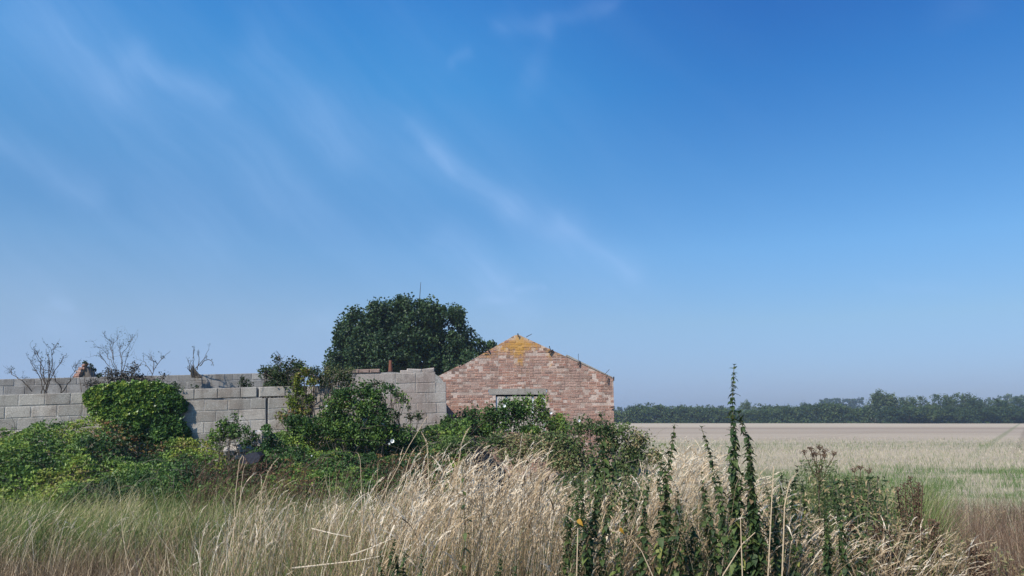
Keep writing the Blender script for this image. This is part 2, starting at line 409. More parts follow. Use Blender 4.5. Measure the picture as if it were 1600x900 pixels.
def lichen_mix(nt, c, P):
    """orange lichen spreading down from the ridge (a growth with its own shape)"""
    s = N(nt, 'ShaderNodeSeparateXYZ'); nt.links.new(P, s.inputs[0])
    apex = at(812, 526, GY)
    nz = noise(nt, 9, 7, .8, P, .5)
    def blob(px, py, wx, wz):
        q_ = at(px, py, GY)
        dx = M(nt, 'DIVIDE', M(nt, 'SUBTRACT', s.outputs[0], float(q_[0])), wx)
        dz = M(nt, 'DIVIDE', M(nt, 'SUBTRACT', s.outputs[2], float(q_[2])), wz)
        return M(nt, 'EXPONENT', M(nt, 'MULTIPLY', M(nt, 'ADD', M(nt, 'MULTIPLY', dx, dx), M(nt, 'MULTIPLY', dz, dz)), -1.0))
    k = None
    for a in ((808, 532, .42, .30), (812, 558, .20, .52), (785, 543, .4, .16), (838, 540, .42, .18), (858, 558, .07, .25), (872, 553, .2, .08), (762, 556, .25, .08)):
        v = blob(*a); k = v if k is None else M(nt, 'ADD', k, v)
    f = M(nt, 'MULTIPLY', k, 1.0)
    f = maprange(nt, M(nt, 'ADD', f, M(nt, 'MULTIPLY', M(nt, 'SUBTRACT', nz.outputs[0], .5), 6.0)), .42, 1.9, 0, .8)
    return mixc(nt, f, c, (.50, .27, .055))
block_mat = stone_material('concrete_block', [(0, (.33, .305, .265)), (.35, (.42, .39, .34)), (.7, (.49, .455, .395)), (1, (.54, .485, .415))], 95)
rear_block_mat = stone_material('weathered_block', [(0, (.25, .24, .22)), (.5, (.36, .345, .32)), (1, (.43, .41, .375))], 95, (.19, .165, .14))
pink_block_mat = stone_material('pinkish_block', [(0, (.45, .39, .335)), (.5, (.51, .45, .39)), (1, (.57, .51, .45))], 95, (.42, .33, .28), (.62, .57, .51))
mortar_mat = stone_material('pale_mortar', [(0, (.53, .50, .455)), (1, (.53, .50, .455))], 60, (.33, .29, .25))
brick_mat = stone_material('old_brick', [(0, (.19, .125, .10)), (.09, (.25, .155, .125)), (.15, (.36, .20, .15)), (.45, (.42, .25, .185)), (.62, (.385, .19, .14)), (.8, (.44, .265, .20)), (.95, (.46, .30, .235)), (1, (.56, .42, .34))], 45, (.40, .27, .22), (.50, .37, .30), True, 14)
brick_mortar_mat = stone_material('brick_mortar', [(0, (.58, .46, .39)), (1, (.58, .46, .39))], 60, (.36, .27, .22), (.55, .47, .41), True)
lintel_mat = stone_material('concrete_lintel', [(0, (.36, .33, .29)), (1, (.36, .33, .29))], 70, (.27, .24, .20))
rubble_mat = stone_material('fallen_rubble', [(0, (.34, .32, .29)), (1, (.46, .43, .40))], 60)
def simple(name, colr, rough=.6, metal=0, spec=.4):
    m, nt, b = base_mat(name, rough, spec)
    geo = N(nt, 'ShaderNodeNewGeometry')
    nz = noise(nt, 25, 4, .6, geo.outputs['Position'])
    c = mixc(nt, maprange(nt, nz.outputs[0], .35, .7), tuple(x * .7 for x in colr), tuple(min(1, x * 1.15) for x in colr))
    nt.links.new(c, b.inputs['Base Color']); b.inputs['Metallic'].default_value = metal
    return m
white_paint = simple('old_white_paint', (.62, .63, .64), .5)
dark_wood = simple('dark_wood', (.045, .04, .038), .8)
rust_mat = simple('rusty_metal', (.20, .075, .045), .8)
dark_iron = simple('dark_iron', (.06, .045, .04), .7)
slate_mat = simple('dark_plastic', (.022, .024, .034), .75, 0, .15)
petal_mat = simple('white_petal', (.85, .86, .84), .6)

def mixt(n, base, sd):
    """mostly mid and dark stems with a few bright ones"""
    b = rng.random(n)
    return np.where(b < .22, rng.uniform(.28, .5, n), np.where(b < .62, rng.normal(-.02, sd, n), rng.normal(-.26, sd * .7, n)))
# ------------------------------------------------------------------ ground
def ground_material():
    m, nt, b = base_mat('field_ground', .95, .1)
    geo = N(nt, 'ShaderNodeNewGeometry'); P = geo.outputs['Position']
    s = N(nt, 'ShaderNodeSeparateXYZ'); nt.links.new(P, s.inputs[0])
    X, Y = s.outputs[0], s.outputs[1]
    mpn = N(nt, 'ShaderNodeMapping'); mpn.inputs['Scale'].default_value = (.03, .16, 1); nt.links.new(P, mpn.inputs[0])
    mpn.inputs['Rotation'].default_value = (0, 0, .05)
    big = noise(nt, 1.0, 5, .6, mpn.outputs[0])
    fine = noise(nt, 3.0, 6, .75, P)
    mp2 = N(nt, 'ShaderNodeMapping'); mp2.inputs['Scale'].default_value = (.9, 2.2, 1); nt.links.new(P, mp2.inputs[0])
    mid = noise(nt, .5, 4, .6, mp2.outputs[0])
    straw = mixc(nt, maprange(nt, fine.outputs[0], .3, .7), (.35, .275, .19), (.52, .43, .32))
    straw = mixc(nt, maprange(nt, big.outputs[0], .4, .62, 0, .7), straw, (.36, .285, .21))
    green = mixc(nt, maprange(nt, fine.outputs[0], .3, .7), (.10, .14, .05), (.26, .28, .13))
    # bands of regrowth lying across the stubble
    def band(y0, y1, k):
        a = M(nt, 'MULTIPLY', maprange(nt, Y, y0 * .85, y0 * 1.05, 0, 1), maprange(nt, Y, y1 * .95, y1 * 1.2, 1, 0))
        return M(nt, 'MULTIPLY', a, k)
    gb = M(nt, 'ADD', M(nt, 'ADD', band(42, 50, .35), band(25, 34, .16)), band(14, 23, .55))
    gb = M(nt, 'MULTIPLY', gb, maprange(nt, mid.outputs[0], .35, .6, .1, 1.2))
    c = mixc(nt, M(nt, 'MINIMUM', gb, .9), straw, green)
    # brown track line far out and the paler strip beyond it
    c = mixc(nt, M(nt, 'ADD', band(112, 124, .6), band(82, 86, .25)), c, (.22, .15, .11))
    c = mixc(nt, band(128, 215, .5), c, (.54, .44, .31))
    # wheel tracks running away over the stubble
    dx_, dy_ = 16.8, 25.3; L__ = math.hypot(dx_, dy_)
    sd_ = M(nt, 'SUBTRACT', M(nt, 'MULTIPLY', M(nt, 'SUBTRACT', X, 27.7), dy_ / L__), M(nt, 'MULTIPLY', M(nt, 'SUBTRACT', Y, 42.7), dx_ / L__))
    wob = M(nt, 'ADD', sd_, M(nt, 'MULTIPLY', M(nt, 'SUBTRACT', mid.outputs[0], .5), .8))
    for off_, colr_, kk in ((0.0, (.22, .17, .12), .6), (-1.6, (.18, .20, .09), .6), (-13.5, (.25, .2, .14), .3), (-15.1, (.25, .2, .14), .3)):
        f_ = maprange(nt, M(nt, 'ABSOLUTE', M(nt, 'SUBTRACT', wob, off_)), .1, .34, kk, 0)
        f_ = M(nt, 'MULTIPLY', f_, M(nt, 'MULTIPLY', maprange(nt, Y, 26, 38, 0, 1), maprange(nt, fine.outputs[0], .3, .55, .3, 1)))
        c = mixc(nt, f_, c, colr_)
    # verge and rough ground near the road and the buildings: dark plant litter
    near = maprange(nt, Y, 12.5, 15, 1, 0)
    edge = M(nt, 'SUBTRACT', X, M(nt, 'MULTIPLY', Y, .17))
    left = maprange(nt, edge, -.6, .8, 1, 0)
    farl = M(nt, 'MULTIPLY', left, maprange(nt, Y, 34, 40, 1, 0))
    lit = mixc(nt, maprange(nt, fine.outputs[0], .35, .65), (.06, .05, .03), (.20, .155, .10))
    c = mixc(nt, M(nt, 'MAXIMUM', near, farl), c, lit)
    nt.links.new(c, b.inputs['Base Color'])
    bp = N(nt, 'ShaderNodeBump'); bp.inputs['Strength'].default_value = .7; bp.inputs['Distance'].default_value = .05
    nt.links.new(fine.outputs[0], bp.inputs['Height']); nt.links.new(bp.outputs[0], b.inputs['Normal'])
    return m
def ground_h(x, y):
    return (fbm(x * .35, y * .35, 3) - .5) * .12 * np.clip((60 - y) / 40, 0, 1)
gx = np.concatenate([np.linspace(-1200, -60, 14), np.linspace(-40, 50, 120), np.linspace(70, 1200, 14)])
gyv = np.concatenate([np.linspace(-150, -5, 6), np.linspace(0, 60, 90), np.geomspace(63, 1200, 22)])
GX, GYY = np.meshgrid(gx, gyv)
vz = ground_h(GX, GYY)
gv = np.stack([GX, GYY, vz], -1).reshape(-1, 3)
nx_, ny_ = len(gx), len(gyv)
ii, jj = np.meshgrid(np.arange(nx_ - 1), np.arange(ny_ - 1))
bi = (jj * nx_ + ii).ravel()
ga = Acc(); ga.add(gv, np.stack([bi, bi + 1, bi + nx_ + 1, bi + nx_], 1))
ground = ga.obj('ground', ground_material(), smooth=True)
tag(ground, 'flat harvested field and rough verge running out to the far hedge', 'ground', kind='structure')

# ------------------------------------------------------------------ masonry
def box_mesh(name, w, h, d, mat, cham=.006, jit=0.0, seed=0):
    """block standing with its face on local -Y at y=0, origin at the face centre; front edges chamfered and slightly worn"""
    r = np.random.default_rng(seed)
    x, z = w / 2, h / 2
    o = np.array([(-x, cham, -z), (x, cham, -z), (x, cham, z), (-x, cham, z)])
    i = np.array([(-x + cham, 0, -z + cham), (x - cham, 0, -z + cham), (x - cham, 0, z - cham), (-x + cham, 0, z - cham)])
    i = i + r.normal(0, 1, (4, 3)) * jit * np.array([1, .5, 1])
    bk = np.array([(-x, d, -z), (x, d, -z), (x, d, z), (-x, d, z)])
    a = Acc()
    v = np.concatenate([i, o, bk])
    f = [(0, 1, 2, 3)] + [(4 + k, 4 + (k + 1) % 4, (k + 1) % 4, k) for k in range(4)] + [(8 + k, 8 + (k + 1) % 4, 4 + (k + 1) % 4, 4 + k) for k in range(4)] + [(11, 10, 9, 8)]
    a.add(v, f)
    return a.mesh(name, mat)
def clip_poly(poly, a, b, c):
    """keep a*x+b*z<=c"""
    out_ = []
    for k in range(len(poly)):
        p, q_ = poly[k], poly[(k + 1) % len(poly)]
        dp, dq = a * p[0] + b * p[1] - c, a * q_[0] + b * q_[1] - c
        if dp <= 0: out_.append(p)
        if (dp < 0 < dq) or (dq < 0 < dp):
            t = dp / (dp - dq); out_.append((p[0] + t * (q_[0] - p[0]), p[1] + t * (q_[1] - p[1])))
    return out_
def prism(acc, poly, y0, y1, xf=lambda x, y, z: (x, y, z), tint=.5):
    n = len(poly)
    if n < 3: return
    v = [xf(x, y0, z) for x, z in poly] + [xf(x, y1, z) for x, z in poly]
    for k in range(1, n - 1):
        acc_f = [(0, k, k + 1), (n, n + k + 1, n + k)]
        acc.f3.append(np.array(acc_f, np.int32) + acc.n); acc.t3.append(np.full(2, tint, np.float32))
    s = [(k, n + k, n + (k + 1) % n, (k + 1) % n) for k in range(n)]
    acc.f4.append(np.array(s, np.int32) + acc.n); acc.t4.append(np.full(n, tint, np.float32))
    acc.v.append(np.array(v, np.float32)); acc.n += 2 * n

class Wall:
    """wall plane: origin O, along u (may climb a little), up w, face towards the viewer"""
    def __init__(s, name, O, u, label, cat='wall', group=None):
        s.O = np.array(O, float); s.u = unit(np.array(u, float)); s.inw = unit(np.cross([0, 0, 1.0], s.u)); s.w = np.cross(s.u, s.inw)
        s.root = empty(name, (s.O[0], s.O[1], 0), label, cat, group)
        from mathutils import Matrix
        s.R = Matrix(((s.u[0], s.inw[0], s.w[0]), (s.u[1], s.inw[1], s.w[1]), (s.u[2], s.inw[2], s.w[2]))).to_euler()
        s.m = Acc()
    def P(s, a, y, t): return s.O + s.u * a + s.inw * y + s.w * t
    def st(s, px, py):
        p = on_plane(px, py, s.O, s.inw) - s.O
        return float(np.dot(p, s.u)), float(np.dot(p, s.w))
    def brick(s, name, me, a, t, y=0, sx=1, sz=1, rot=0):
        o = bpy.data.objects.new(name, me); col.objects.link(o); o.parent = s.root
        o.location = Vector(s.P(a, y, t)) - s.root.location
        o.rotation_euler = s.R
        if rot: o.rotation_euler.rotate_axis('Y', rot)
        o.scale = (sx, 1, sz)
        return o
    def cell(s, poly, y0, y1):
        prism(s.m, poly, y0, y1, lambda x, y, z: tuple(s.P(x, y, z)))

BW, BH = .45, .225
def make_blocks(mat, n=5, seed=0): return [box_mesh('block', BW - .011, BH - .011, .095, mat, .008, .004, seed + k) for k in range(n)]
front_blocks, pink_blocks = make_blocks(block_mat), make_blocks(pink_block_mat, 5, 20)
rear_blocks = make_blocks(rear_block_mat, 5, 40)

# front wall of grey blocks
D0 = np.array([-9.13, 15.2])
def front_line_point(px):
    n = np.array([.29, -1, 0]); p0 = np.array([D0[0], D0[1], 0])
    return on_plane(px, 617.5, p0, n)
O = front_line_point(0)
fw = Wall('block_wall', O, (1, .29, .043), 'long roofless wall of grey concrete blocks with ivy over its top and a crack near the middle')
ground_z = -2.6
s_ref = fw.st(70.7, 615)[0]
s_crack1, s_crack2 = fw.st(403, 612)[0], fw.st(417, 640)[0]
s_step, s_end = fw.st(466, 600)[0], fw.st(697, 610)[0]
def row_of_blocks(W, r, t1, h, s0, s1, off, meshes, m_name='block', cracks=(), proud=0.0, ymort=.007, thick=.21, parts=True, drop=()):
    """one course from s0 to s1; joints at off + k*BW"""
    k0 = math.floor((s0 - off) / BW)
    edges = [s0] + [off + k * BW for k in range(k0 + 1, k0 + 400) if s0 + .06 < off + k * BW < s1 - .06] + [s1]
    for c_ in cracks:
        if s0 < c_ < s1: edges = sorted([e_ for e_ in edges if abs(e_ - c_) > .17 or e_ in (s0, s1)] + [c_])
    for a, b in zip(edges[:-1], edges[1:]):
        ca = any(abs(a - c) < .12 for c in cracks); cb = any(abs(b - c) < .12 for c in cracks)
        gap = .02
        A, B = a + (gap if ca else 0), b - (gap if cb else 0)
        W.cell([(A, t1 - h), (B, t1 - h), (B, t1), (A, t1)], ymort, thick)
        if ca: W.cell([(a - gap, t1 - h), (A, t1 - h), (A, t1), (a - gap, t1)], .14, thick)
        if parts:
            sx = (B - A - .011) / (BW - .011)
            o = W.brick(m_name, random.choice(meshes), (A + B) / 2, t1 - h / 2, -proud + random.uniform(-.003, .003), sx, (h - .011) / (BH - .011), random.uniform(-.003, .003))
        else:
            lower.append((W, (A + B) / 2, t1 - h / 2, (B - A - .011), h - .011))
lower = []
for r in range(0, 11):
    t1 = -r * BH
    off = s_ref + (0 if r % 2 == 0 else .225)
    cr_ = [s_crack2] if r in (1, 2, 3, 4) else ([s_crack1] if r == 0 else [])
    prt = r < 7
    s_left = -2.8
    if r == 0:
        row_of_blocks(fw, r, t1 + .006, BH, s_left, fw.st(275, 612)[0], off, front_blocks, parts=prt)
        row_of_blocks(fw, r, t1 + .012, BH - .014, fw.st(275, 612)[0], s_step, off + .02, front_blocks, cracks=cr_, proud=.018, parts=prt)
    else:
        row_of_blocks(fw, r, t1, BH, s_left, s_step, off, front_blocks, cracks=cr_, parts=prt)
    row_of_blocks(fw, r, t1, BH, s_step, s_end, s_end - (.45 if r % 2 else .225), pink_blocks, parts=prt)
# broken top course beyond the step, with knocked-off corners
s545, s607, s628, s655, s690 = (fw.st(p, 590)[0] for p in (545, 607, 628, 655, 690))
row_of_blocks(fw, -1, BH, BH, fw.st(500, 600)[0], s690 - .14, s_end - .225, pink_blocks)
chipped = box_mesh('block', .36, .10, .09, pink_block_mat, .02, .014, 91)
for a_, t_, sx_, rr in ((s655 - .1, BH + .04, .9, .06), (s655 + .22, BH + .045, .75, -.1), (s628 + .12, BH + .012, .8, .03)):
    fw.brick('block', chipped, a_, t_, .01, sx_, 1, rr)
    fw.cell([(a_ - .14, t_ - .06), (a_ + .14, t_ - .06), (a_ + .1, t_ + .03), (a_ - .12, t_ + .035)], .03, .2)
fw.cell([(s690 - .15, -.01), (s690 + .05, -.01), (s690 - .02, .10), (s690 - .15, .19)], .0, .2)
fw.cell([(s607 - .9, BH - .001), (s628 + .5, BH - .001), (s628 + .45, BH + .02), (s628, BH + .01), (s607 + .1, BH + .03), (s607 - .9, BH + .02)], .02, .2)
# red-brown coping bricks, four of them laid flat
cop = box_mesh('coping_brick', .215, .085, .22, simple('coping_red', (.36, .25, .20), .9), .012, .006, 77)
nC = int((s607 - s545) / .225)
for k in range(nC):
    fw.brick('coping_brick', cop, s545 + .11 + k * .2275, BH + .045 + .02, -.012, 1.0, 1.0, random.uniform(-.02, .02))
lw = {}
for (W, a, t, w, h) in lower:
    acc = lw.setdefault(W.root.name, (W, Acc()))[1]
    prism(acc, [(a - w / 2, t - h / 2), (a + w / 2, t - h / 2), (a + w / 2, t + h / 2), (a - w / 2, t + h / 2)], 0, .03, lambda x, y, z: tuple(W.P(x, y, z)))
for W, acc in lw.values():
    tag(acc.obj('lower_courses', block_mat, W.root), kind='stuff')
mo = fw.m.obj('mortar', mortar_mat, fw.root)

# short return from the end of the front wall back to the gable
ret = Wall('return_wall', fw.P(s_end, .1, 0), (-.22, 1, 0), 'short side wall of pale blocks joining the grey wall to the brick gable')
for r in range(-1, 10):
    row_of_blocks(ret, r, -r * BH, BH, 0.0, 2.75, .225 * (r % 2), pink_blocks, parts=True, thick=-.2, ymort=-.004) if False else None
pinkbig = box_mesh('block', BW - .011, BH - .011, .095, pink_block_mat, .008, .004, 99)
for r in range(0, 10):
    k = 0
    a = .12 + (.225 if r % 2 else 0)
    while a < 2.6:
        ret.brick('block', pinkbig, a + .22, -r * BH - BH / 2, -.02); a += BW
    ret.cell([(0.03, -(r + 1) * BH), (2.8, -(r + 1) * BH), (2.8, -r * BH), (0.03, -r * BH)], -.012, .06)
ret.m.obj('mortar', mortar_mat, ret.root)

# rear wall
pR = on_plane(65, 592, np.array([-11.2, 18.75, 0]), np.array([.29, -1, 0]))
O2 = on_plane(0, 592.5, pR, np.array([.29, -1, 0]))
rw = Wall('rear_wall', O2, (1, .29, .042), 'weathered grey block wall seen above the front wall, its two top courses showing')
e430 = rw.st(470, 590)[0]
s_r0 = rw.st(22, 600)[0]
row_of_blocks(rw, 0, 0, .165, -3, e430, s_r0, rear_blocks)
for r in range(1, 4):
    row_of_blocks(rw, r, -.165 - (r - 1) * BH, BH, -3, e430, s_r0 + (.24 if r % 2 else 0), rear_blocks)
rw.cell([(-3, -2.8), (e430, -2.8), (e430, -.165 - 3 * BH), (-3, -.165 - 3 * BH)], .0, .2)
rw.m.obj('mortar', mortar_mat, rw.root)

# ------------------------------------------------------------------ brick gable
gw = Wall('brick_gable', at(690, 660, GY) * [1, 1, 0] + [0, 0, at(690, 616, GY)[2]], (1, 0, 0.002), 'pinkish red brick gable end of a roofless shed with orange lichen at its peak', 'gable wall')
def G(px, py): return gw.st(px, py)
A_ = G(803, 524.5); Rr = G(958, 591); Lf = G(718, 573.5); Lb = G(690, 585)
apR = G(815, 525)
def halfplane(p, q_):
    """line through p,q (left to right); returns a,b,c keeping what lies below"""
    dx, dz = q_[0] - p[0], q_[1] - p[1]
    return (-dz, dx, -dz * p[0] + dx * p[1])
HL, HR = halfplane(Lf, A_), halfplane(apR, Rr)
HB = halfplane(Lb, G(714, 573))
sR = G(959.5, 640)[0]; sLeft = G(655, 640)[0]
lint0, lint1 = G(764, 611)[0], G(853.5, 611)[0]; lintT, lintB = G(800, 609)[1], G(800, 616.5)[1]
win0, win1 = G(774.5, 625)[0], G(852, 625)[0]; winB = lintB - .95
zbot = -gw.O[2] - .05
CH, CW = .0685, .206
std = {}
def brick_mesh_for(w, seed):
    key = (round(w, 3), seed)
    if key not in std: std[key] = box_mesh('brick', w - .011, CH - .011, .1, brick_mat, .005, .003, seed)
    return std[key]
def clip_all(poly):
    poly = clip_poly(poly, *HR)
    xmid = sum(p[0] for p in poly) / max(1, len(poly))
    if not poly: return poly
    if xmid < Lf[0] + .02: poly = clip_poly(poly, *HB)
    else: poly = clip_poly(poly, *HL)
    return poly
low_acc = Acc(); nb = 0; cand = []
apexz = max(A_[1], apR[1])
nrow = 0; t = apexz + .02
offs_rng = random.Random(5)
while t - CH > zbot:
    t1, t0 = t, t - CH
    nrow += 1
    header = nrow % 6 in (0,) or (offs_rng.random() < .12)
    a = sLeft - (.103 if nrow % 2 else 0) - (.05 if header else 0)
    while a < sR:
        w = .103 if (header or offs_rng.random() < .38) else CW
        x0, x1 = max(a, sLeft), min(a + w, sR); a += w
        if x1 - x0 < .04: continue
        segs = [(x0, x1)]
        mid = (t0 + t1) / 2
        for (h0, h1, zt, zb) in ((lint0, lint1, lintT + .03, lintB), (win0, win1, lintB, winB)):
            if zb < mid < zt:
                ns = []
                for (p, q_) in segs:
                    if q_ <= h0 or p >= h1: ns.append((p, q_))
                    else:
                        if p < h0 - .03: ns.append((p, h0))
                        if q_ > h1 + .03: ns.append((h1, q_))
                segs = ns
        for (p, q_) in segs:
            cellp = clip_all([(p, t0), (q_, t0), (q_, t1), (p, t1)])
            if len(cellp) < 3: continue
            gw.cell(cellp, .008, .215)
            cand.append((p, q_, t0, t1))
    t -= CH
notch = G(809, 527)
vis = []
for c in cand:
    p, q_, t0, t1 = c
    P_ = gw.P((p + q_) / 2, 0, (t0 + t1) / 2)
    d = P_ - EYEP
    cz = d[1] * CT + d[2] * ST; py = 450 - F * (d[2] * CT - d[1] * ST) / cz; px = 800 + F * d[0] / cz
    show = (py < 650 and px > 690)
    vis.append((0 if show else 1, -(q_ - p), random.random(), c))
vis.sort(key=lambda x: x[:3])
def add_brick(c, single):
    p, q_, t0, t1 = c
    if abs((p + q_) / 2 - notch[0]) < .06 and t1 > notch[1]: return
    y = random.choice((0, 0, .002, -.002, .004, .010)) + random.uniform(-.002, .002)
    full = clip_all([(p, t0), (q_, t0), (q_, t1), (p, t1)])
    iscut = abs(sum(full[k][0] * full[(k + 1) % len(full)][1] - full[(k + 1) % len(full)][0] * full[k][1] for k in range(len(full))) / 2 - (q_ - p) * (t1 - t0)) > 1e-5
    if single and not iscut:
        gw.brick('brick', brick_mesh_for(CW if q_ - p > .12 else .103, random.randrange(4)), (p + q_) / 2, (t0 + t1) / 2, y, (q_ - p - .011) / ((CW if q_ - p > .12 else .103) - .011), 1, random.uniform(-.01, .01))
        return
    g_ = .0055
    poly = clip_all([(p + g_, t0 + g_), (q_ - g_, t0 + g_), (q_ - g_, t1 - g_), (p + g_, t1 - g_)])
    if len(poly) < 3: return
    if single:
        a = Acc(); prism(a, poly, y, .1, lambda x, yy, z: tuple(gw.P(x, yy, z)))
        a.obj('brick', brick_mat, gw.root)
    else:
        prism(low_acc, poly, y, .1, lambda x, yy, z: tuple(gw.P(x, yy, z)), random.random())
for k, v in enumerate(vis): add_brick(v[3], k < 300 and v[0] == 0)
# the joined bricks take their colour per brick from the tint attribute
def tinted_copy(m, name):
    m2 = m.copy(); m2.name = name
    nt = m2.node_tree
    oi = [n for n in nt.nodes if n.type == 'OBJECT_INFO'][0]
    at_ = N(nt, 'ShaderNodeAttribute', attribute_name='tint')
    for l in list(nt.links):
        if l.from_node == oi: nt.links.new(at_.outputs['Fac'], l.to_socket)
    return m2
tag(low_acc.obj('brickwork', tinted_copy(brick_mat, 'old_brick_joined'), gw.root), kind='stuff')
gw.m.obj('mortar', brick_mortar_mat, gw.root)
def gbox(name, a0, a1, t0, t1, y0, y1, mat, parent=None):
    a = Acc(); prism(a, [(a0, t0), (a1, t0), (a1, t1), (a0, t1)], y0, y1, lambda x, y, z: tuple(gw.P(x, y, z)))
    o = a.obj(name, mat, gw.root)
    if parent is not None: o.parent = parent
    return o
gbox('lintel', lint0, lint1, lintB, lintT + .03, -.012, .21, lintel_mat)
wf = empty('window', (0, 0, 0), None, None)
wf.parent = gw.root
def wbox(name, *a):
    o = gbox(name, *a); o.parent = wf; return o
wbox('frame', win0, win1, lintB - .05, lintB - .001, .06, .12, dark_wood)
wbox('frame', win0 + .001, win0 + .045, winB, lintB - .051, .05, .11, white_paint)
wbox('frame', win1 - .05, win1 - .001, winB, lintB - .051, .05, .11, white_paint)
m1, m2 = G(791, 625)[0], G(833, 625)[0]
wbox('mullion', m1 - .03, m1 + .03, winB, lintB - .051, .07, .12, white_paint)
wbox('mullion', m2 - .025, m2 + .02, winB, lintB - .051, .07, .12, white_paint)
# cement fillet along the lower half of the right-hand slope
fa, fb = G(884, 556.6), G(957, 590.3)
dv = np.array([fb[0] - fa[0], fb[1] - fa[1]]); nn = np.array([-dv[1], dv[0]]) / np.linalg.norm(dv)
a = Acc(); prism(a, [fa, fb, tuple(np.array(fb) + nn * .02), tuple(np.array(fa) + nn * .05)], -.015, .22, lambda x, y, z: tuple(gw.P(x, y, z)))
a.obj('cement_fillet', lintel_mat, gw.root)
# rusty purlin irons sticking out of the slopes
for (p0, p1, r) in (((762, 545), (765, 551), .035), ((755, 550), (763, 551.5), .02), ((809, 521.5), (810, 527), .03), ((822, 527), (831, 522), .015), ((858, 541), (861, 550), .02),
                    ((857, 551), (864, 547), .045), ((903, 570), (906, 564), .035), ((903.3, 553), (903.6, 563), .010), ((948, 598), (951, 590), .032), ((944, 586), (952, 577), .012),
                    ((958.5, 589), (958.8, 595), .03), ((954, 636.5), (960, 635.5), .03)):
    a_, b_ = G(*p0), G(*p1)
    a = Acc(); tube(a, [gw.P(a_[0], -.06, a_[1]), gw.P(b_[0], -.03, b_[1])], r * .6, r * .45, 6)
    a.obj('iron_stub', dark_iron, gw.root)
# inner cross wall seen through the window gap
iw = Wall('inner_wall', [G(700, 600)[0] + gw.O[0], GY + 3.0, at(800, 619, GY + 3)[2]], (1, 0, 0), 'whitewashed inner wall glimpsed through the window gap of the gable')
iw.cell([(0, -2.2), (3.6, -2.2), (3.6, .0), (0, .0)], .01, .15)
wm = simple('limewash', (.45, .41, .36), .9)
wb = make_blocks(wm, 3, 60)
for r in range(6):
    for k in range(7): iw.brick('block', random.choice(wb), .25 + k * BW + (.2 if r % 2 else 0), -r * BH - BH / 2, 0)
iw.m.obj('mortar', mortar_mat, iw.root)
# low side wall running back from the gable's left-hand corner (hidden side of the shed)
sw = Wall('side_wall', gw.P(sR - .12, .25, 0), (0, 1, 0), 'low brick side wall running back behind the gable')
sw.cell([(0, zbot), (6.5, zbot), (6.5, -.35), (4, -.3), (2, -.1), (0, .2)], 0, .1)
sw.m.obj('brickwork', brick_mortar_mat, sw.root)

# broken brick remnant standing behind the rear wall
def remnant():
    Yr = 21.0
    r = empty('brick_remnant', at(128, 660, Yr) * [1, 1, 0], 'triangular stump of broken brickwork poking above the rear wall beside the bare shrub', 'brick stump')
    a = Acc()
    # body: triangular gable stub turned so its end face catches the sun
    base_l, base_r, top = at(116, 600, Yr), at(146, 600, Yr), at(130, 570, Yr)
    top2 = at(136, 572, Yr)
    dep = np.array([-.25, .9, 0])
    fr_ = [at(122, 600, Yr), base_r, top2, at(131, 571.5, Yr)]
    bk = [p + dep for p in (at(119, 600, Yr), base_r, at(133, 575, Yr), top)]
    v = fr_ + bk
    a.add(v, [(0, 1, 2, 3), (5, 4, 7, 6), (1, 5, 6, 2), (3, 2, 6, 7), (4, 0, 3, 7)])
    bm_ = stone_material('shaded_stump', [(0, (.17, .15, .13)), (1, (.17, .15, .13))], 50, (.13, .10, .08))  # shade of the unlit front face, put into the core's dark colour
    a.obj('core', bm_, r)
    for k in range(9):
        f = k / 8
        c = at(112 + f * 17, 597 - f * 26, Yr) + rng.normal(size=3) * .02
        me = brick_mesh_for(CW, k % 4)
        o = bpy.data.objects.new('brick', me); col.objects.link(o); o.parent = r
        o.location = Vector(c) - r.location + Vector((0.03, -.04, 0)); o.rotation_euler = (0, random.uniform(-.4, .1), random.uniform(-.7, -.2))
remnant()

# rusty pipe standing against the broken course
p = fw.P(s607 + .06, .12, BH)
rp = empty('vent_pipe', p, 'short rusty pipe stub standing on the broken top of the pale blocks', 'pipe')
a = Acc(); tube(a, [p + [0, 0, .02], p + [-.005, 0, .30]], .05, .035, 8); a.obj('pipe', rust_mat, rp)
a = Acc(); tube(a, [p + [0, 0, -.01], p + [0, 0, .05]], .075, .07, 8); a.obj('collar', dark_iron, rp)

# ------------------------------------------------------------------ fallen rubble and a dark sheet at the foot of the wall
def lump(acc, c, r, seed):
    q_ = np.random.default_rng(seed)
    th = np.linspace(0, 2 * math.pi, 8)[:-1]
    V = [np.array(c) + [0, 0, r[2]]]
    for zz, k in ((.55, .75), (-.1, 1.0), (-.8, .85)):
        for t_ in th:
            V.append(np.array(c) + np.array([math.cos(t_) * r[0] * k, math.sin(t_) * r[1] * k, zz * r[2]]) * (1 + q_.normal(0, .17, 3)))
    f3 = [(0, 1 + k, 1 + (k + 1) % 7) for k in range(7)]
    f4 = [(1 + L_ * 7 + k, 1 + (L_ + 1) * 7 + k, 1 + (L_ + 1) * 7 + (k + 1) % 7, 1 + L_ * 7 + (k + 1) % 7) for L_ in range(2) for k in range(7)]
    acc.add(V, f3); acc.n -= len(V); acc.v.pop(); acc.add(V, f4)
Yl = 16.0
names = ['largest fallen lump of pale masonry at the foot of the wall, below the crack', 'flat slab of fallen masonry lying under the largest lump', 'small round pale stone beside the dark sheet',
         'angular pale lump half behind the bramble left of the rubble', 'small pale stone near the dark ivy stem', 'low broken block lying left of the rubble heap', 'squat broken lump wedged against the flat slab']
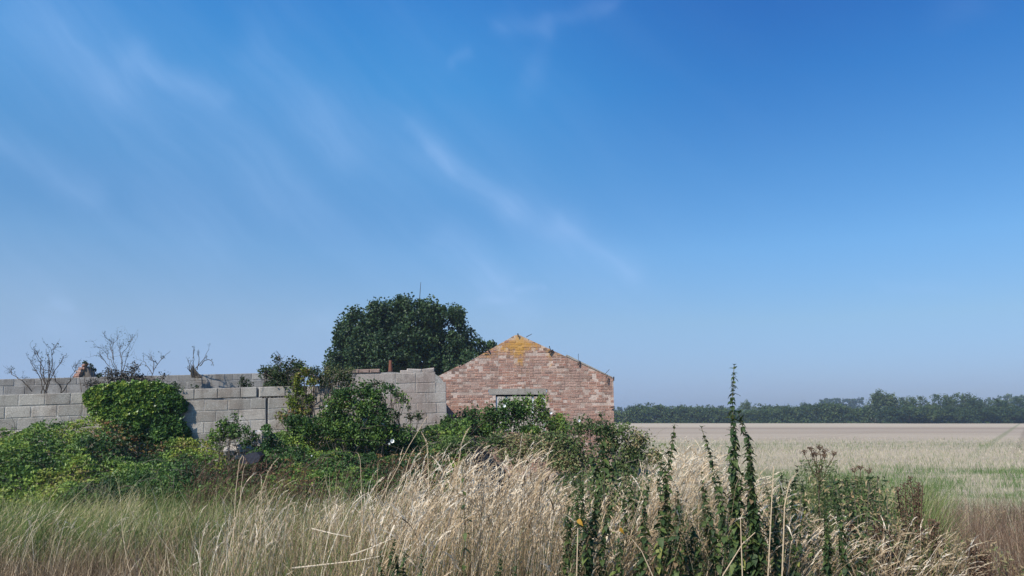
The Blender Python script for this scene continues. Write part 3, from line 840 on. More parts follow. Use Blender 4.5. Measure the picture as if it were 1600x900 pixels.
for (px, py, rx, rz, nm) in ((405, 684, 13, 12, names[0]), (385, 699, 19, 7, names[1]), (414, 708, 7, 7, names[2]), (366, 680, 9, 9, names[3]), (430, 695, 7, 8, names[4]), (362, 703, 14, 8, names[5]), (400, 704, 11, 8, names[6])):
    c = at(px, py, Yl - .3 - rng.random() * .15); a = Acc()
    lump(a, c, (rx / 75, .2, rz / 75), px)
    tag(a.obj('rubble_stone', rubble_mat, None, origin=tuple(c)), nm, 'stone', 'fallen masonry by the front wall')
a = Acc()
for k in range(34):
    zz = rng.random() ** 1.3 * .85; c = np.array([at(392, 700, Yl)[0] + rng.normal() * (.62 - .4 * zz), Yl - .35 - rng.random() * .5 * (1 - zz), zz])
    lump(a, c, (rng.uniform(.14, .26), rng.uniform(.12, .2), rng.uniform(.09, .15)), 500 + k)
tag(a.obj('rubble_heap', rubble_mat), 'heap of broken blockwork buried in the brambles below the crack', 'rubble', kind='stuff')
a = Acc(); c = at(391, 716, 13.6)
pts2 = [(-.16, -.08), (.0, -.10), (.15, -.06), (.17, .04), (.08, .10), (-.05, .085), (-.15, .01)]
prism(a, [(x, z) for x, z in pts2], 0, .25, lambda x, y, z: (c[0] + x, c[1] + y + z * .5, c[2] + z))
tag(a.obj('plastic_sheet', slate_mat, None, origin=tuple(c)), 'dark grey scrap of sheeting lying in the brambles below the fallen masonry', 'sheet')

# ------------------------------------------------------------------ shrubs, creepers and bushes
def clumped(c0, rad, nclump, nleaf, crad, seed=0, shell=.75):
    """leaf positions in small clumps spread through an ellipsoid, denser towards the outside"""
    d = unit(rng.normal(size=(nclump, 3)))
    r = rng.random(nclump) ** (1 / 3) * (1 - shell) + shell * rng.uniform(.8, 1.05, nclump)
    cc = np.array(c0) + d * r[:, None] * np.array(rad)
    k = rng.integers(0, nclump, nleaf)
    cr2 = crad * rng.uniform(.6, 1.4, nclump)
    dd = unit(rng.normal(size=(nleaf, 3))) * (rng.random(nleaf) ** .5)[:, None]
    return cc[k] + dd * cr2[k][:, None], (rng.random(nclump) - .5)[k], d[k]
def bush(name, label, cat, blobs, Y, mat, leaf=.06, dens=1.0, tint=.45, spread=.3, stems=4, group=None, up=.5, sparse=0, crad=.16, stem_tint=.4, depth=.8):
    """blobs: (px, py, rx, ry [, tint]) in photograph units, placed at distance Y"""
    S = 1200.0 / (Y * .985)
    b0 = at(np.mean([b[0] for b in blobs]), 660, Y)
    root = empty(name, (b0[0], Y, 0), label, cat, group)
    A, B = Acc(), Acc()
    for b in blobs:
        c = at(b[0], b[1], Y + rng.uniform(-.1, .1)); rx, rz = b[2] / S, b[3] / S; ry = min(rx, rz * 1.2, .9) * depth
        area = 4 * (rx * rz + ry * (rx + rz) * .5)
        n = int(area / (leaf * leaf * .55) * 3.0 * dens); ncl = max(5, int(area / (crad * crad) * .55))
        p, tv, o = clumped(c, (max(rx - crad * .6, .03), max(ry - crad * .5, .03), max(rz - crad * .6, .03)), ncl, n, crad)
        tt = b[4] if len(b) > 4 else tint
        leaves(A, p, leaf * rng.uniform(.7, 1.25, n), leaf * .68 * rng.uniform(.7, 1.2, n), up=up, tint=np.clip(tt + tv * spread * 1.6 + rng.normal(0, spread * .35, n), 0, 1), outward=o * .5)
        for k in range(stems):
            q_ = c + rng.normal(size=3) * np.array([rx, ry, rz]) * .5
            base = np.array([b0[0] + (c[0] - b0[0]) * .6 + rng.normal() * .15, Y + rng.normal() * .1, max(0, c[2] - rz - .8) if c[2] - rz > 1.2 else 0.0])
            tube(B, wander(base, q_, 5, .04), .012, .004, 4, stem_tint)
            for m_ in range(3):
                e_ = q_ + rng.normal(size=3) * np.array([rx, ry, rz]) * .6
                tube(B, wander(q_, e_, 3, .06), .005, .002, 3, stem_tint)
    A.obj('foliage', mat, root); B.obj('stem', bark_mat, root)
    return root

# ivy over the front wall
def ivy(name, label, polys, n, tint, mat=ivy_mat, size=.07, W=fw, off=(.02, .20)):
    root = empty(name, (*(W.P(W.st(polys[0][0][0][0], 640)[0], 0, 0)[:2]), 0), label, 'ivy')
    A, B = Acc(), Acc()
    for (poly, frac, tt, bulge) in polys:
        P2 = np.array([W.st(*p) for p in poly])
        mn, mx = P2.min(0), P2.max(0); pts = []
        want = int(n * frac)
        while sum(len(x) for x in pts) < want:
            q_ = rng.uniform(mn, mx, (want * 2, 2)); ins = np.zeros(len(q_), bool)
            j = len(P2) - 1
            for i in range(len(P2)):
                c1 = (P2[i, 1] > q_[:, 1]) != (P2[j, 1] > q_[:, 1])
                xi = (P2[j, 0] - P2[i, 0]) * (q_[:, 1] - P2[i, 1]) / (P2[j, 1] - P2[i, 1] + 1e-12) + P2[i, 0]
                ins ^= c1 & (q_[:, 0] < xi); j = i
            pts.append(q_[ins])
        q_ = np.concatenate(pts)[:want]
        q_ = q_ + rng.normal(0, .025, q_.shape)
        lump_ = fbm(q_[:, 0] * 5, q_[:, 1] * 5, 3)
        ctr = P2.mean(0); rel = np.abs((q_ - ctr) / (mx - mn) * 2).max(1)
        dep = off[0] + bulge * np.clip(1.1 - rel ** 3, .1, 1) * (.35 + .9 * lump_) * rng.uniform(.55, 1, len(q_))
        p = W.O + q_[:, :1] * W.u - dep[:, None] * W.inw + q_[:, 1:] * W.w
        tv = tt + (lump_ - .5) * .7 + rng.normal(0, .2, len(q_))
        leaves(A, p, size * 1.15 * rng.uniform(.7, 1.2, want), size * 1.05 * rng.uniform(.7, 1.1, want), up=.55, tint=np.clip(tv, 0, 1), outward=-W.inw * 1.4, fold=.2)
        for k in range(5):
            i = rng.integers(len(q_)); a0 = W.P(q_[i, 0], -.02, q_[i, 1]); a1 = W.P(ctr[0] + rng.normal() * .15, -.015, mn[1])
            tube(B, wander(a1, a0, 6, .03), .012, .004, 4, .3)
    A.obj('foliage', mat, root); B.obj('stem', bark_mat, root)
    return root
ivy('ivy', 'bright green ivy spilling over the top of the grey block wall',
    [([(132, 616), (145, 606), (170, 602), (190, 597), (215, 599), (245, 597), (262, 603), (276, 612), (274, 628), (250, 640), (236, 652), (228, 668), (205, 674), (190, 668), (170, 662), (148, 655), (142, 640), (134, 628)], .8, .62, .17),
     ([(185, 655), (228, 655), (226, 685), (205, 688), (190, 676)], .2, .35, .2)], 5200, .55)
ivy('ivy', 'darker hanging lobe of ivy on the wall just past the bright ivy',
    [([(255, 606), (276, 608), (285, 626), (292, 627), (290, 642), (275, 646), (268, 640), (255, 640), (240, 650), (236, 640)], .4, .28, .2),
     ([(240, 645), (275, 640), (285, 655), (296, 675), (300, 692), (236, 696), (234, 680)], .6, .3, .22)], 3300, .3)
# the thin runner of bramble along the top of the wall
bush('bramble_spray', 'thin bramble spray lying along the wall top right of the ivy', 'bramble', [(285, 607, 14, 3), (305, 606, 9, 2.5), (272, 603, 8, 5)], 16.0, dark_mat, .05, .8, .35, stems=1, crad=.07)

def twiggy(name, label, cat, mains, Y, r=.012, tint=.45, twigs=5, leafy=None, tw_len=.22, up=.4):
    """bare shrub: main limbs drawn through points, forking twigs added along them"""
    b0 = at(*mains[0][0], Y); root = empty(name, (b0[0], Y, 0), label, cat)
    A, Lf_ = Acc(), Acc()
    for m_ in mains:
        pts = [at(px, py, Y + rng.normal() * .12) for px, py in m_]
        full = []
        for a0, a1 in zip(pts[:-1], pts[1:]): full += wander(a0, a1, 3, .05)[:-1]
        full.append(pts[-1]); L_ = len(full)
        tube(A, full, r, r * .35, 5, tint)
        for k in range(twigs):
            i = rng.integers(max(1, L_ // 4), L_); base = full[i]
            d = unit(full[min(i, L_ - 1)] - full[i - 1]); d = unit(d + rng.normal(size=3) * .65 + [0, 0, up])
            ln = tw_len * rng.uniform(.4, 1.3); e_ = base + d * ln
            w_ = wander(base, e_, 4, .07)
            tube(A, w_, r * .42, r * .15, 3, tint)
            for j in range(3):
                q_ = w_[rng.integers(1, 5)]; d2 = unit(d + rng.normal(size=3) * .7 + [0, 0, up]); l2 = ln * rng.uniform(.25, .6)
                tube(A, [q_, q_ + d2 * l2 * .5 + rng.normal(size=3) * .01, q_ + d2 * l2], r * .25, r * .12, 3, tint)
                if rng.random() < .5:
                    leaves(Lf_, q_[None] + d2 * l2, .035, .025, tint=.3)
    A.obj('branch', bark_mat, root)
    if Lf_.v: tag(Lf_.obj('buds', dark_mat, root), kind='stuff')
    return root
twiggy('bare_shrub', 'nearly leafless grey shrub standing between the walls at the far end by the picture edge', 'shrub',
       [[(66, 625), (66, 590), (64, 562), (57, 550)], [(66, 625), (74, 598), (86, 578), (98, 560), (104, 552)], [(72, 625), (76, 590), (76, 562), (72, 545)],
        [(70, 612), (60, 585), (48, 567)], [(95, 620), (92, 600), (84, 585), (62, 570)], [(95, 615), (110, 595), (118, 575)], [(72, 608), (82, 570), (80, 548)], [(50, 612), (34, 594), (18, 585), (16, 578)],
        [(74, 605), (68, 575), (55, 553)]], 17.4, .012, .3, 9, tw_len=.24)
twiggy('bare_shrub', 'tall pale leafless shrub rising out of the bramble tangle above the ivy', 'shrub',
       [[(185, 605), (184, 585), (176, 560), (172, 540), (162, 520)], [(186, 602), (190, 575), (192, 550), (203, 535), (206, 532)], [(184, 590), (176, 570), (168, 555), (160, 545)],
        [(178, 562), (174, 545), (186, 522)], [(188, 590), (196, 565), (206, 545)], [(180, 598), (170, 572), (158, 560), (156, 556)], [(190, 568), (188, 552), (184, 540)]], 17.6, .009, .5, 8, tw_len=.24)
twiggy('bare_shrub', 'forked leafless branch leaning away from the tangle towards the middle of the rear wall', 'shrub',
       [[(236, 590), (244, 572), (256, 558), (266, 548)], [(240, 580), (240, 565), (230, 555)], [(246, 570), (238, 562), (232, 552)], [(238, 585), (228, 570), (224, 560)]], 17.8, .009, .5, 4, tw_len=.18)
bush('bramble_tangle', 'dark purplish bramble tangle on top of the wall behind the ivy', 'bramble',
     [(150, 600, 24, 7), (178, 590, 14, 12), (205, 588, 24, 13), (225, 596, 26, 9), (168, 582, 6, 8), (212, 574, 10, 6), (250, 602, 10, 6), (255, 588, 5, 5)], 17.3,
     leaf_mat('purplish_leaf', [(0, (.03, .03, .025)), (.5, (.07, .065, .05)), (.85, (.13, .11, .09)), (1, (.10, .14, .05))], .7, .2), .05, .42, .4, stems=7, crad=.12, stem_tint=.7)
bush('bramble_spray', 'arching leafy bramble shoot beside the brick stump', 'bramble', [(134, 566, 4, 3), (142, 572, 4, 3), (148, 578, 4, 3.5), (155, 586, 5, 4)], 17.6, dark_mat, .05, .9, .3, stems=2, crad=.05)
# dead stump with twigs standing on the rear wall
dr = twiggy('dead_stump', 'dead grey brushwood stump with one arching twig, perched on the rear wall', 'stump',
       [[(303, 588), (303, 572), (302, 555), (303, 540)], [(312, 572), (320, 563), (327, 562), (332, 566), (333, 572)], [(308, 578), (311, 562), (310, 552)], [(300, 585), (296, 572), (298, 562)], [(299, 582), (293, 576)], [(306, 575), (318, 562), (325, 548)]], 19.4, .012, .45, 3, tw_len=.14)
a = Acc()
for k in range(150):
    u_, v_ = rng.random(), rng.random()
    b_ = at(299 + 17 * u_, 590, 19.4 + rng.normal() * .08); tpp = at(300 + 8 * u_ + rng.normal(), 569 + 14 * u_ + rng.random() * 8, 19.4)
    tube(a, [b_, (b_ + tpp) / 2 + rng.normal(size=3) * .02, tpp], .010, .005, 3, rng.uniform(.2, 1))
a.obj('brushwood', bark_mat, dr)

# bush on the wall top and the yellow-green creeper hanging from it
bush('wall_bush', 'dark spreading bush over the top of the wall, left of the oak', 'bush',
     [(418, 584, 17, 12), (440, 580, 20, 17), (462, 578, 20, 12), (486, 582, 20, 10), (425, 600, 16, 9), (412, 578, 10, 4), (433, 560, 5, 8, .2), (457, 566, 9, 5), (470, 568, 6, 4), (505, 592, 16, 9, .55), (448, 598, 22, 12)],
     16.6, dark_mat, .055, .8, .36, stems=5, crad=.13)
bush('wall_bush', 'olive coloured scrubby bush along the wall top just left of the reddish coping', 'bush',
     [(515, 582, 15, 10, .75), (532, 586, 20, 12, .8), (545, 592, 12, 10, .7), (525, 598, 22, 7, .3), (512, 574, 8, 6, .7), (548, 578, 8, 4, .8)], 16.15, dark_mat, .05, .6, .7, stems=7, crad=.13, stem_tint=.8)
bush('wall_bush', 'small thin shrub sprouting between the walls near the middle', 'bush', [(382, 600, 9, 6), (378, 592, 5, 5), (392, 603, 7, 3)], 17.2, dark_mat, .05, .7, .4, stems=3, crad=.08)
bush('creeper', 'yellow green creeper climbing the wall to the bush on top', 'creeper',
     [(476, 580, 10, 9, .7), (466, 592, 13, 10, .62), (487, 596, 10, 8, .6), (466, 610, 15, 11, .5), (478, 622, 14, 10, .35), (460, 628, 13, 12, .62), (474, 640, 16, 9, .72), (462, 648, 12, 8, .9)], 15.95, creeper_mat, .065, .9, .55, stems=4, crad=.12)
bush('creeper', 'darker lower growth below the yellow green creeper', 'creeper', [(455, 660, 22, 14, .2), (480, 665, 26, 14, .3), (470, 680, 24, 12, .35), (440, 650, 7, 9, .9)], 15.7, bramble_mat, .06, .95, .3, stems=1, crad=.13)  # mostly darker leaf tints than the creeper above
bush('elder_bush', 'large rounded leafy bush in front of the pale blocks left of the gable', 'bush',
     [(535, 615, 22, 13, .35), (560, 612, 24, 14, .3), (585, 618, 20, 12, .4), (550, 640, 40, 20, .45), (585, 645, 28, 22, .25), (520, 632, 18, 14, .5), (600, 606, 14, 5, .3), (618, 612, 9, 5, .3), (628, 622, 5, 6, .5),
      (540, 665, 45, 18, .4), (590, 672, 26, 14, .35), (545, 622, 10, 6, .9), (610, 655, 8, 6, .3), (570, 603, 12, 5, .3), (500, 672, 34, 18, .35), (560, 680, 50, 18, .35), (620, 676, 26, 14, .35), (520, 655, 26, 14, .4)], 15.5, bramble_mat, .065, .95, .4, .3, 2, crad=.17)
bush('bramble_bush', 'thin leafy sprays hanging on the pale blocks below the rusty pipe', 'bramble', [(590, 600, 14, 5), (612, 605, 10, 4), (622, 616, 5, 6, .75), (630, 626, 5, 7, .6), (637, 636, 4, 4), (640, 652, 9, 5), (655, 650, 8, 7), (622, 648, 9, 4)], 16.2, dark_mat, .05, .7, .4, stems=2, crad=.09)
bush('bramble_bush', 'rounded bramble against the wall under the crack', 'bramble', [(358, 664, 20, 11, .35), (375, 675, 20, 12, .3), (340, 680, 18, 13, .55), (385, 690, 12, 8, .3), (397, 682, 8, 6), (368, 652, 5, 6)], 15.1, bramble_mat, .06, .8, .35, stems=3, crad=.12)
bush('dark_shrub', 'upright dark ivy covered stem beside the pale rubble', 'shrub', [(416, 668, 7, 8, .45), (420, 680, 9, 8, .2), (418, 694, 7, 9, .15), (424, 690, 8, 8, .2), (421, 706, 7, 7, .3)], 14.9, ivy_mat, .055, 1.1, .2, stems=2, crad=.07)
# bushes before the gable
bush('bramble_bush', 'leafy bush mounded up to the window gap of the gable', 'bush',
     [(745, 655, 40, 16, .35), (790, 648, 38, 18, .35), (830, 645, 34, 17, .4), (800, 634, 22, 9, .4), (822, 630, 16, 9, .5), (843, 628, 12, 11, .75), (862, 655, 25, 14, .6), (780, 672, 60, 18, .4), (850, 672, 50, 18, .55), (875, 664, 12, 8, .72), (790, 632, 10, 6, .3)],
     18.6, bramble_mat, .075, .95, .4, stems=3, crad=.2)
bush('bramble_bush', 'dark leafy bush under the left end of the brick gable', 'bush', [(705, 662, 24, 12, .3), (728, 668, 22, 16, .25), (740, 645, 6, 8, .2), (690, 676, 30, 14, .5), (738, 660, 7, 14, .15)], 17.2, bramble_mat, .07, .9, .3, stems=3, crad=.16)
bush('weed_bush', 'grey green weedy bush at the foot of the gable near its field corner', 'bush',
     [(905, 668, 24, 12, .5), (935, 668, 26, 14, .45), (970, 675, 24, 14, .6), (1000, 688, 22, 14, .72), (925, 695, 50, 22, .6), (880, 690, 40, 16, .75), (985, 705, 30, 20, .6), (900, 720, 50, 20, .7), (960, 735, 46, 20, .55), (1025, 712, 22, 16, .75)],
     14.2, weed_mat, .06, .8, .55, .35, 4, crad=.2, stem_tint=.8)
bush('weed_bush', 'buff and green weedy scrub between the tall dry grass and the gable', 'bush',
     [(800, 690, 50, 14, .8), (850, 695, 50, 16, .75), (760, 690, 34, 12, .55), (820, 712, 60, 18, .7), (890, 730, 40, 20, .6), (705, 700, 40, 16, .5)], 15.4, weed_mat, .055, .75, .7, .3, 4, crad=.2, stem_tint=.9)

# ------------------------------------------------------------------ bramble thicket in front of the wall
def wall_y(x): return 15.2 + .29 * (x + 9.13)
def mound(x, y):
    """height of the bramble canopy"""
    wy = wall_y(x)
    f = np.clip((wy - y) / 3.6, 0, 1)                       # 0 at the wall
    pw = 800 + x / wy * 1200
    tp = np.interp(pw, [-100, 0, 60, 90, 120, 170, 225, 260, 300, 345, 400, 425, 445, 500, 560, 620, 680, 720], [666, 666, 674, 656, 652, 658, 680, 694, 688, 694, 714, 712, 680, 668, 668, 672, 662, 660])
    tz = EYE - (tp - HOR) / 1200 * wy
    base = tz - (tz - .42) * f ** 1.1
    n = fbm(x * .9 + 3, y * .9, 3) - .5
    n2 = fbm(x * 2.6, y * 2.6 + 8, 2) - .5
    return np.clip(base + .04 + n * .5 + n2 * .34, .12, 1.75)
A = Acc(); ST_ = Acc()
n = 62000
x = rng.uniform(-13.5, -.9, n); wy = wall_y(x); y = wy - .12 - 3.8 * rng.random(n) ** .9
H = mound(x, y)
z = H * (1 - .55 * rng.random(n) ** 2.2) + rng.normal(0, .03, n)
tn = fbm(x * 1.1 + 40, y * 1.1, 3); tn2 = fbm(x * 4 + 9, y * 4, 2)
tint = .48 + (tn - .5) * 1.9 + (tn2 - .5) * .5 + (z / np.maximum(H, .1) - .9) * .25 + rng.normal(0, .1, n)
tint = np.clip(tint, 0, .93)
redm = (fbm(x * .8 + 70, y * .8 + 5, 2) > .70) & (rng.random(n) < .3)
tint[redm] = 1
c = np.stack([x, y, z], 1)
# trifoliate: three leaflets round each point
k3 = n // 2
base = c[:k3]; th0 = rng.uniform(0, 6.28, k3)
for j in range(3):
    th = th0 + j * 1.7 - 1.7
    cj = base + np.stack([np.cos(th), np.sin(th), rng.normal(0, .2, k3)], 1) * .035
    leaves(A, cj, .055 * rng.uniform(.75, 1.3, k3), .042 * rng.uniform(.75, 1.2, k3), up=1.1, tint=tint[:k3], outward=np.array([-.1, -.5, 0]))
leaves(A, c[k3:], .06 * rng.uniform(.7, 1.3, n - k3), .04, up=.9, tint=tint[k3:], outward=np.array([0, -.5, 0]))
for k in range(380):
    i = rng.integers(n); a0 = c[i] * [1, 1, .2]; d = rng.normal(size=2) * .45
    ap = a0 + [d[0], d[1], mound(c[i, 0], c[i, 1]) * rng.uniform(.9, 1.15)]; e_ = ap + [d[0] * .9, d[1] * .9, -rng.uniform(.05, .4)]
    pts = [a0, a0 * .5 + ap * .5 + [0, 0, .15], ap, ap * .5 + e_ * .5 + [0, 0, .03], e_]
    B_ = [a0, (a0 * .3 + ap * .7) + [0, 0, .35], ap + [d[0], d[1], .1], e_]
    pts = [(1 - t_) ** 3 * B_[0] + 3 * t_ * (1 - t_) ** 2 * B_[1] + 3 * t_ * t_ * (1 - t_) * B_[2] + t_ ** 3 * B_[3] for t_ in np.linspace(0, 1, 9)]
    tube(ST_, pts, .0045, .002, 3, rng.choice([.2, .4, .7]))
tag(A.obj('bramble_thicket', bramble_mat), 'sprawling green bramble thicket along the foot of the block wall', 'bramble', kind='stuff')
tag(ST_.obj('bramble_canes', bark_mat), 'thin arching bramble canes running through the thicket', 'canes', kind='stuff')
# fine dry stems and rusty seed heads at the thicket's edge
A = Acc()
n = 1300; px = rng.uniform(300, 720, n); Y = rng.uniform(9.5, 12, n); x = (px - 800) / 1200 * Y
keep = fbm(x * 1.0 + 5, Y * 1.0, 3) > .5
x, Y = x[keep], Y[keep]; n = len(x)
r_ = np.stack([x, Y, np.zeros(n)], 1)
tip, d, _ = ribbons(A, r_, rng.normal(.2, 1.2, n), rng.uniform(.5, 1.0, n), rng.uniform(0, .3, n), rng.uniform(0, .5, n), .005, 3, rng.uniform(0, .7, n))
plumes(A, tip, d, .14, .05, 7, rng.uniform(0, .6, n), open_=1.0)
tag(A.obj('dead_stems', brown_mat), 'rusty brown dead stems among the brambles and grass', 'dead stems', kind='stuff')

# ------------------------------------------------------------------ grasses
def px_x(px, Y): return (px - 800) / 1200 * Y * CT
WIND = 0.15
def interp(px, tab): return np.interp(px, [t_[0] for t_ in tab], [t_[1] for t_ in tab])
def py_to_z(py, Y): return EYE - (py - HOR) / 1200 * Y * 1.012

# green grass on the left verge
A = Acc()
n = 30000
px = rng.uniform(-120, 720, n); Y = rng.uniform(8.0, 12.6, n)
keep = rng.random(n) < np.interp(px, [-120, 300, 420, 720], [1, .9, .45, .25]); px, Y = px[keep], Y[keep]; n = len(px)
x = px_x(px, Y); tn = fbm(x * .8 + 30, Y * .8, 3)
h = rng.uniform(.3, .62, n) * (.7 + .7 * fbm(x * .6, Y * .6 + 20, 2))
tint = np.clip(.66 + (tn - .5) * 1.6 + mixt(n, 0, .2), 0, 1)
ribbons(A, np.stack([x, Y, np.zeros(n)], 1), rng.normal(WIND, 1.3, n), h * rng.uniform(.7, 1.35, n), rng.uniform(.05, .8, n), rng.uniform(.0, 1.6, n), rng.uniform(.005, .011, n), 4, tint)
tag(A.obj('green_grass', green_grass_mat), 'green verge grass leaning in front of the brambles', 'grass', kind='stuff')

def grass_stand(name, label, n, pxr, Yr, top, jit, tints, hlim=(.45, 1.55), plume=(.16, .034), k=13, dens=None, mat=straw_mat, lean=(.05, .35), width=.0045, bend=(.0, .5), az0=WIND, azs=1.15, seg=4, open_=.45):
    A = Acc()
    px = rng.uniform(*pxr, n); Y = Yr[0] + (Yr[1] - Yr[0]) * rng.random(n)
    if dens is not None:
        kp = rng.random(n) < interp(px, dens) * np.clip(fbm(px_x(px, Y) * 1.6 + 3, Y * 1.6 + 6, 2) * 2.6 - .55, 0.05, 1); px, Y = px[kp], Y[kp]
    n = len(px)
    py = interp(px, top) + (fbm(px_x(px, Y) * 3.2 + 60, Y * 2.0, 2) - .42) * 95 + np.abs(rng.normal(0, 1, n)) * jit
    z = py_to_z(py, Y)
    ok = (z > hlim[0] * .6); px, Y, z = px[ok], Y[ok], np.clip(z[ok], hlim[0], hlim[1]); n = len(px)
    le = rng.uniform(*lean, n); be = rng.uniform(*bend, n)
    L = (z - plume[0] * .7) / np.cos(le + be * .45)
    azm = rng.normal(az0, azs, n)
    x = px_x(px, Y) - np.cos(azm) * L * np.sin(le + be * .3)
    cl_ = fbm(x * 1.3, Y * 1.3, 3)
    tint = np.clip(tints[0] + (cl_ - .5) * .7 + mixt(n, 0, tints[1]) * .8, 0, 1)
    tip, d, _ = ribbons(A, np.stack([x, Y, np.zeros(n)], 1), azm, L, le, be, width * rng.uniform(.8, 1.4, n), seg, tint, tipw=.5)
    plumes(A, tip, d, plume[0] * rng.uniform(.6, 1.25, n), plume[1] * rng.uniform(.6, 1.3, n), k, np.clip(tint + .16, 0, 1), open_=open_)
    o = A.obj(name, mat); tag(o, label, 'grass', kind='stuff')
    return o
top_c = [(300, 850), (340, 800), (370, 765), (420, 745), (470, 775), (520, 770), (560, 745), (600, 765), (640, 738), (680, 708), (720, 700), (780, 704), (840, 704), (880, 745), (930, 745), (980, 770), (1020, 770)]
dens_c = [(300, .1), (345, .5), (400, .75), (540, .2), (600, .4), (640, .7), (700, 1), (880, 1), (920, .75), (960, .5), (1020, .4)]
grass_stand('tall_dry_grass', 'tall pale dry grass with feathery heads in the middle of the verge', 3000, (560, 1010), (5.2, 8.8), top_c, 62, (.62, .2), dens=dens_c, lean=(.0, .36), plume=(.19, .045), open_=.35, width=.0052, k=15)
grass_stand('dry_grass', 'thin straw coloured grass leaning over the verge left of the tall stand', 2600, (200, 680), (6.3, 9.8), [(200, 870), (300, 850), (345, 800), (400, 760), (470, 770), (540, 760), (600, 760), (680, 760)], 45, (.6, .22), dens=[(200, .08), (300, .3), (400, .7), (640, .8)], lean=(.12, .5), plume=(.13, .02), k=9, width=.005)
top_r = [(940, 760), (990, 745), (1040, 720), (1080, 695), (1110, 700), (1150, 720), (1190, 745), (1240, 790), (1300, 800), (1420, 800)]
grass_stand('tall_dry_grass', 'buff dry grass standing behind the row of nettles', 2500, (960, 1260), (5.3, 9.0), top_r, 45, (.58, .14), lean=(.1, .55), plume=(.15, .034), open_=.7)
grass_stand('dry_grass', 'sparse dry grass heads among the dark weeds of the verge', 1500, (1190, 1480), (5.2, 8.5), [(1200, 780), (1260, 800), (1320, 800), (1400, 810), (1480, 830)], 45, (.5, .16), lean=(.1, .7), plume=(.14, .03))

grass_stand('dry_grass', 'scattered pale seed heads standing over the green verge grass by the picture edge', 800, (-80, 340), (7.6, 11.0), [(-80, 800), (40, 800), (120, 790), (340, 800)], 30, (.6, .22), hlim=(.3, .95), lean=(.1, .6), plume=(.12, .022), k=8, width=.005)
def blades(name, label, n, pxr, Yr, hr, tint0, tsd, mat, lean=(.1, .6), bend=(.2, 1.4), w=(.003, .007), seg=3, dens=None, az0=WIND, azs=1.1, cluster=.0, noise_k=.6, cat='grass'):
    A = Acc(); px = rng.uniform(*pxr, n); Y = rng.uniform(*Yr, n)
    if dens is not None:
        kp = rng.random(n) < interp(px, dens); px, Y = px[kp], Y[kp]
    n = len(px); x = px_x(px, Y)
    h = rng.uniform(*hr, n) * (.65 + .7 * fbm(x * 1.1 + 4, Y * 1.1, 2))
    tint = np.clip(tint0 + (fbm(x * .9 + 12, Y * .9, 3) - .5) * noise_k * 2 + mixt(n, 0, tsd * .8), 0, 1)
    ribbons(A, np.stack([x, Y, np.zeros(n)], 1), rng.normal(az0, azs, n), h, rng.uniform(*lean, n), rng.uniform(*bend, n), rng.uniform(*w, n), seg, tint)
    return tag(A.obj(name, mat), label, cat, kind='stuff')
blades('dry_grass_litter', 'short matted brown dead grass along the near edge of the verge', 24000, (-120, 700), (5.8, 8.8), (.20, .50), .46, .3, straw_mat, (.05, 1.2), (-.6, 1.8), (.003, .008), azs=2.5)
blades('dead_twigs', 'dark brown dead twiggy stems mixed through the near verge', 5000, (-120, 1700), (5.6, 9), (.2, .55), .45, .3, brown_mat, (.0, 1.0), (-.5, .9), (.003, .007), 3, azs=3, cat='dead stems', dens=[(-120, 1), (600, .8), (700, .3), (1000, .3), (1200, 1), (1700, 1)])
grass_stand('tall_dry_grass', 'upright straw stems standing free at the left flank of the tall stand', 420, (260, 660), (5.6, 8.2), [(260, 840), (340, 790), (400, 740), (450, 775), (520, 765), (580, 730), (660, 700)], 45, (.7, .15), dens=[(260, .15), (400, .7), (660, 1)], lean=(.0, .22), plume=(.16, .03), open_=.35, width=.0055, k=12)
blades('dry_undergrass', 'straw coloured leaf blades at the foot of the tall dry grass', 15000, (180, 1050), (5.0, 9.5), (.40, .90), .45, .3, straw_mat, (.02, .8), (-.4, 1.6), (.004, .010), 5, azs=2.0, dens=[(180, .08), (280, .25), (400, .6), (600, .8), (900, .8), (960, .55), (1050, .4)])
blades('brown_grass_tangle', 'reddish brown dead grass tangle at the field edge by the road', 30000, (1180, 1760), (5.6, 13), (.25, .62), .38, .3, leaf_mat('brown_dry_grass', [(0, (.10, .07, .045)), (.4, (.24, .17, .11)), (.75, (.38, .28, .19)), (1, (.60, .49, .36))], .8, .25, .1), (.1, 1.4), (-.6, 2.0), (.003, .008), 5, dens=[(1180, .2), (1300, .45), (1380, .9), (1760, 1)], azs=2.2)
blades('dead_twigs', 'rusty brown weed stalks tangled through the grass by the field edge', 5000, (1280, 1720), (5.4, 9.5), (.3, .75), .5, .25, brown_mat, (.0, .7), (-.4, .9), (.004, .010), 4, azs=3, cat='dead stems')
blades('green_verge_grass', 'fresh green grass blades growing up among the straw left of the tall stand', 5000, (280, 900), (5.4, 9.5), (.45, .85), .5, .2, green_grass_mat, (.02, .5), (.1, 1.2), (.004, .009), 4, azs=2)
blades('green_verge_grass', 'green grass blades rising through the dry stems', 12000, (850, 1450), (6.0, 12.5), (.5, .95), .35, .2, green_grass_mat, (.05, .4), (.1, .9), (.004, .009), 4)

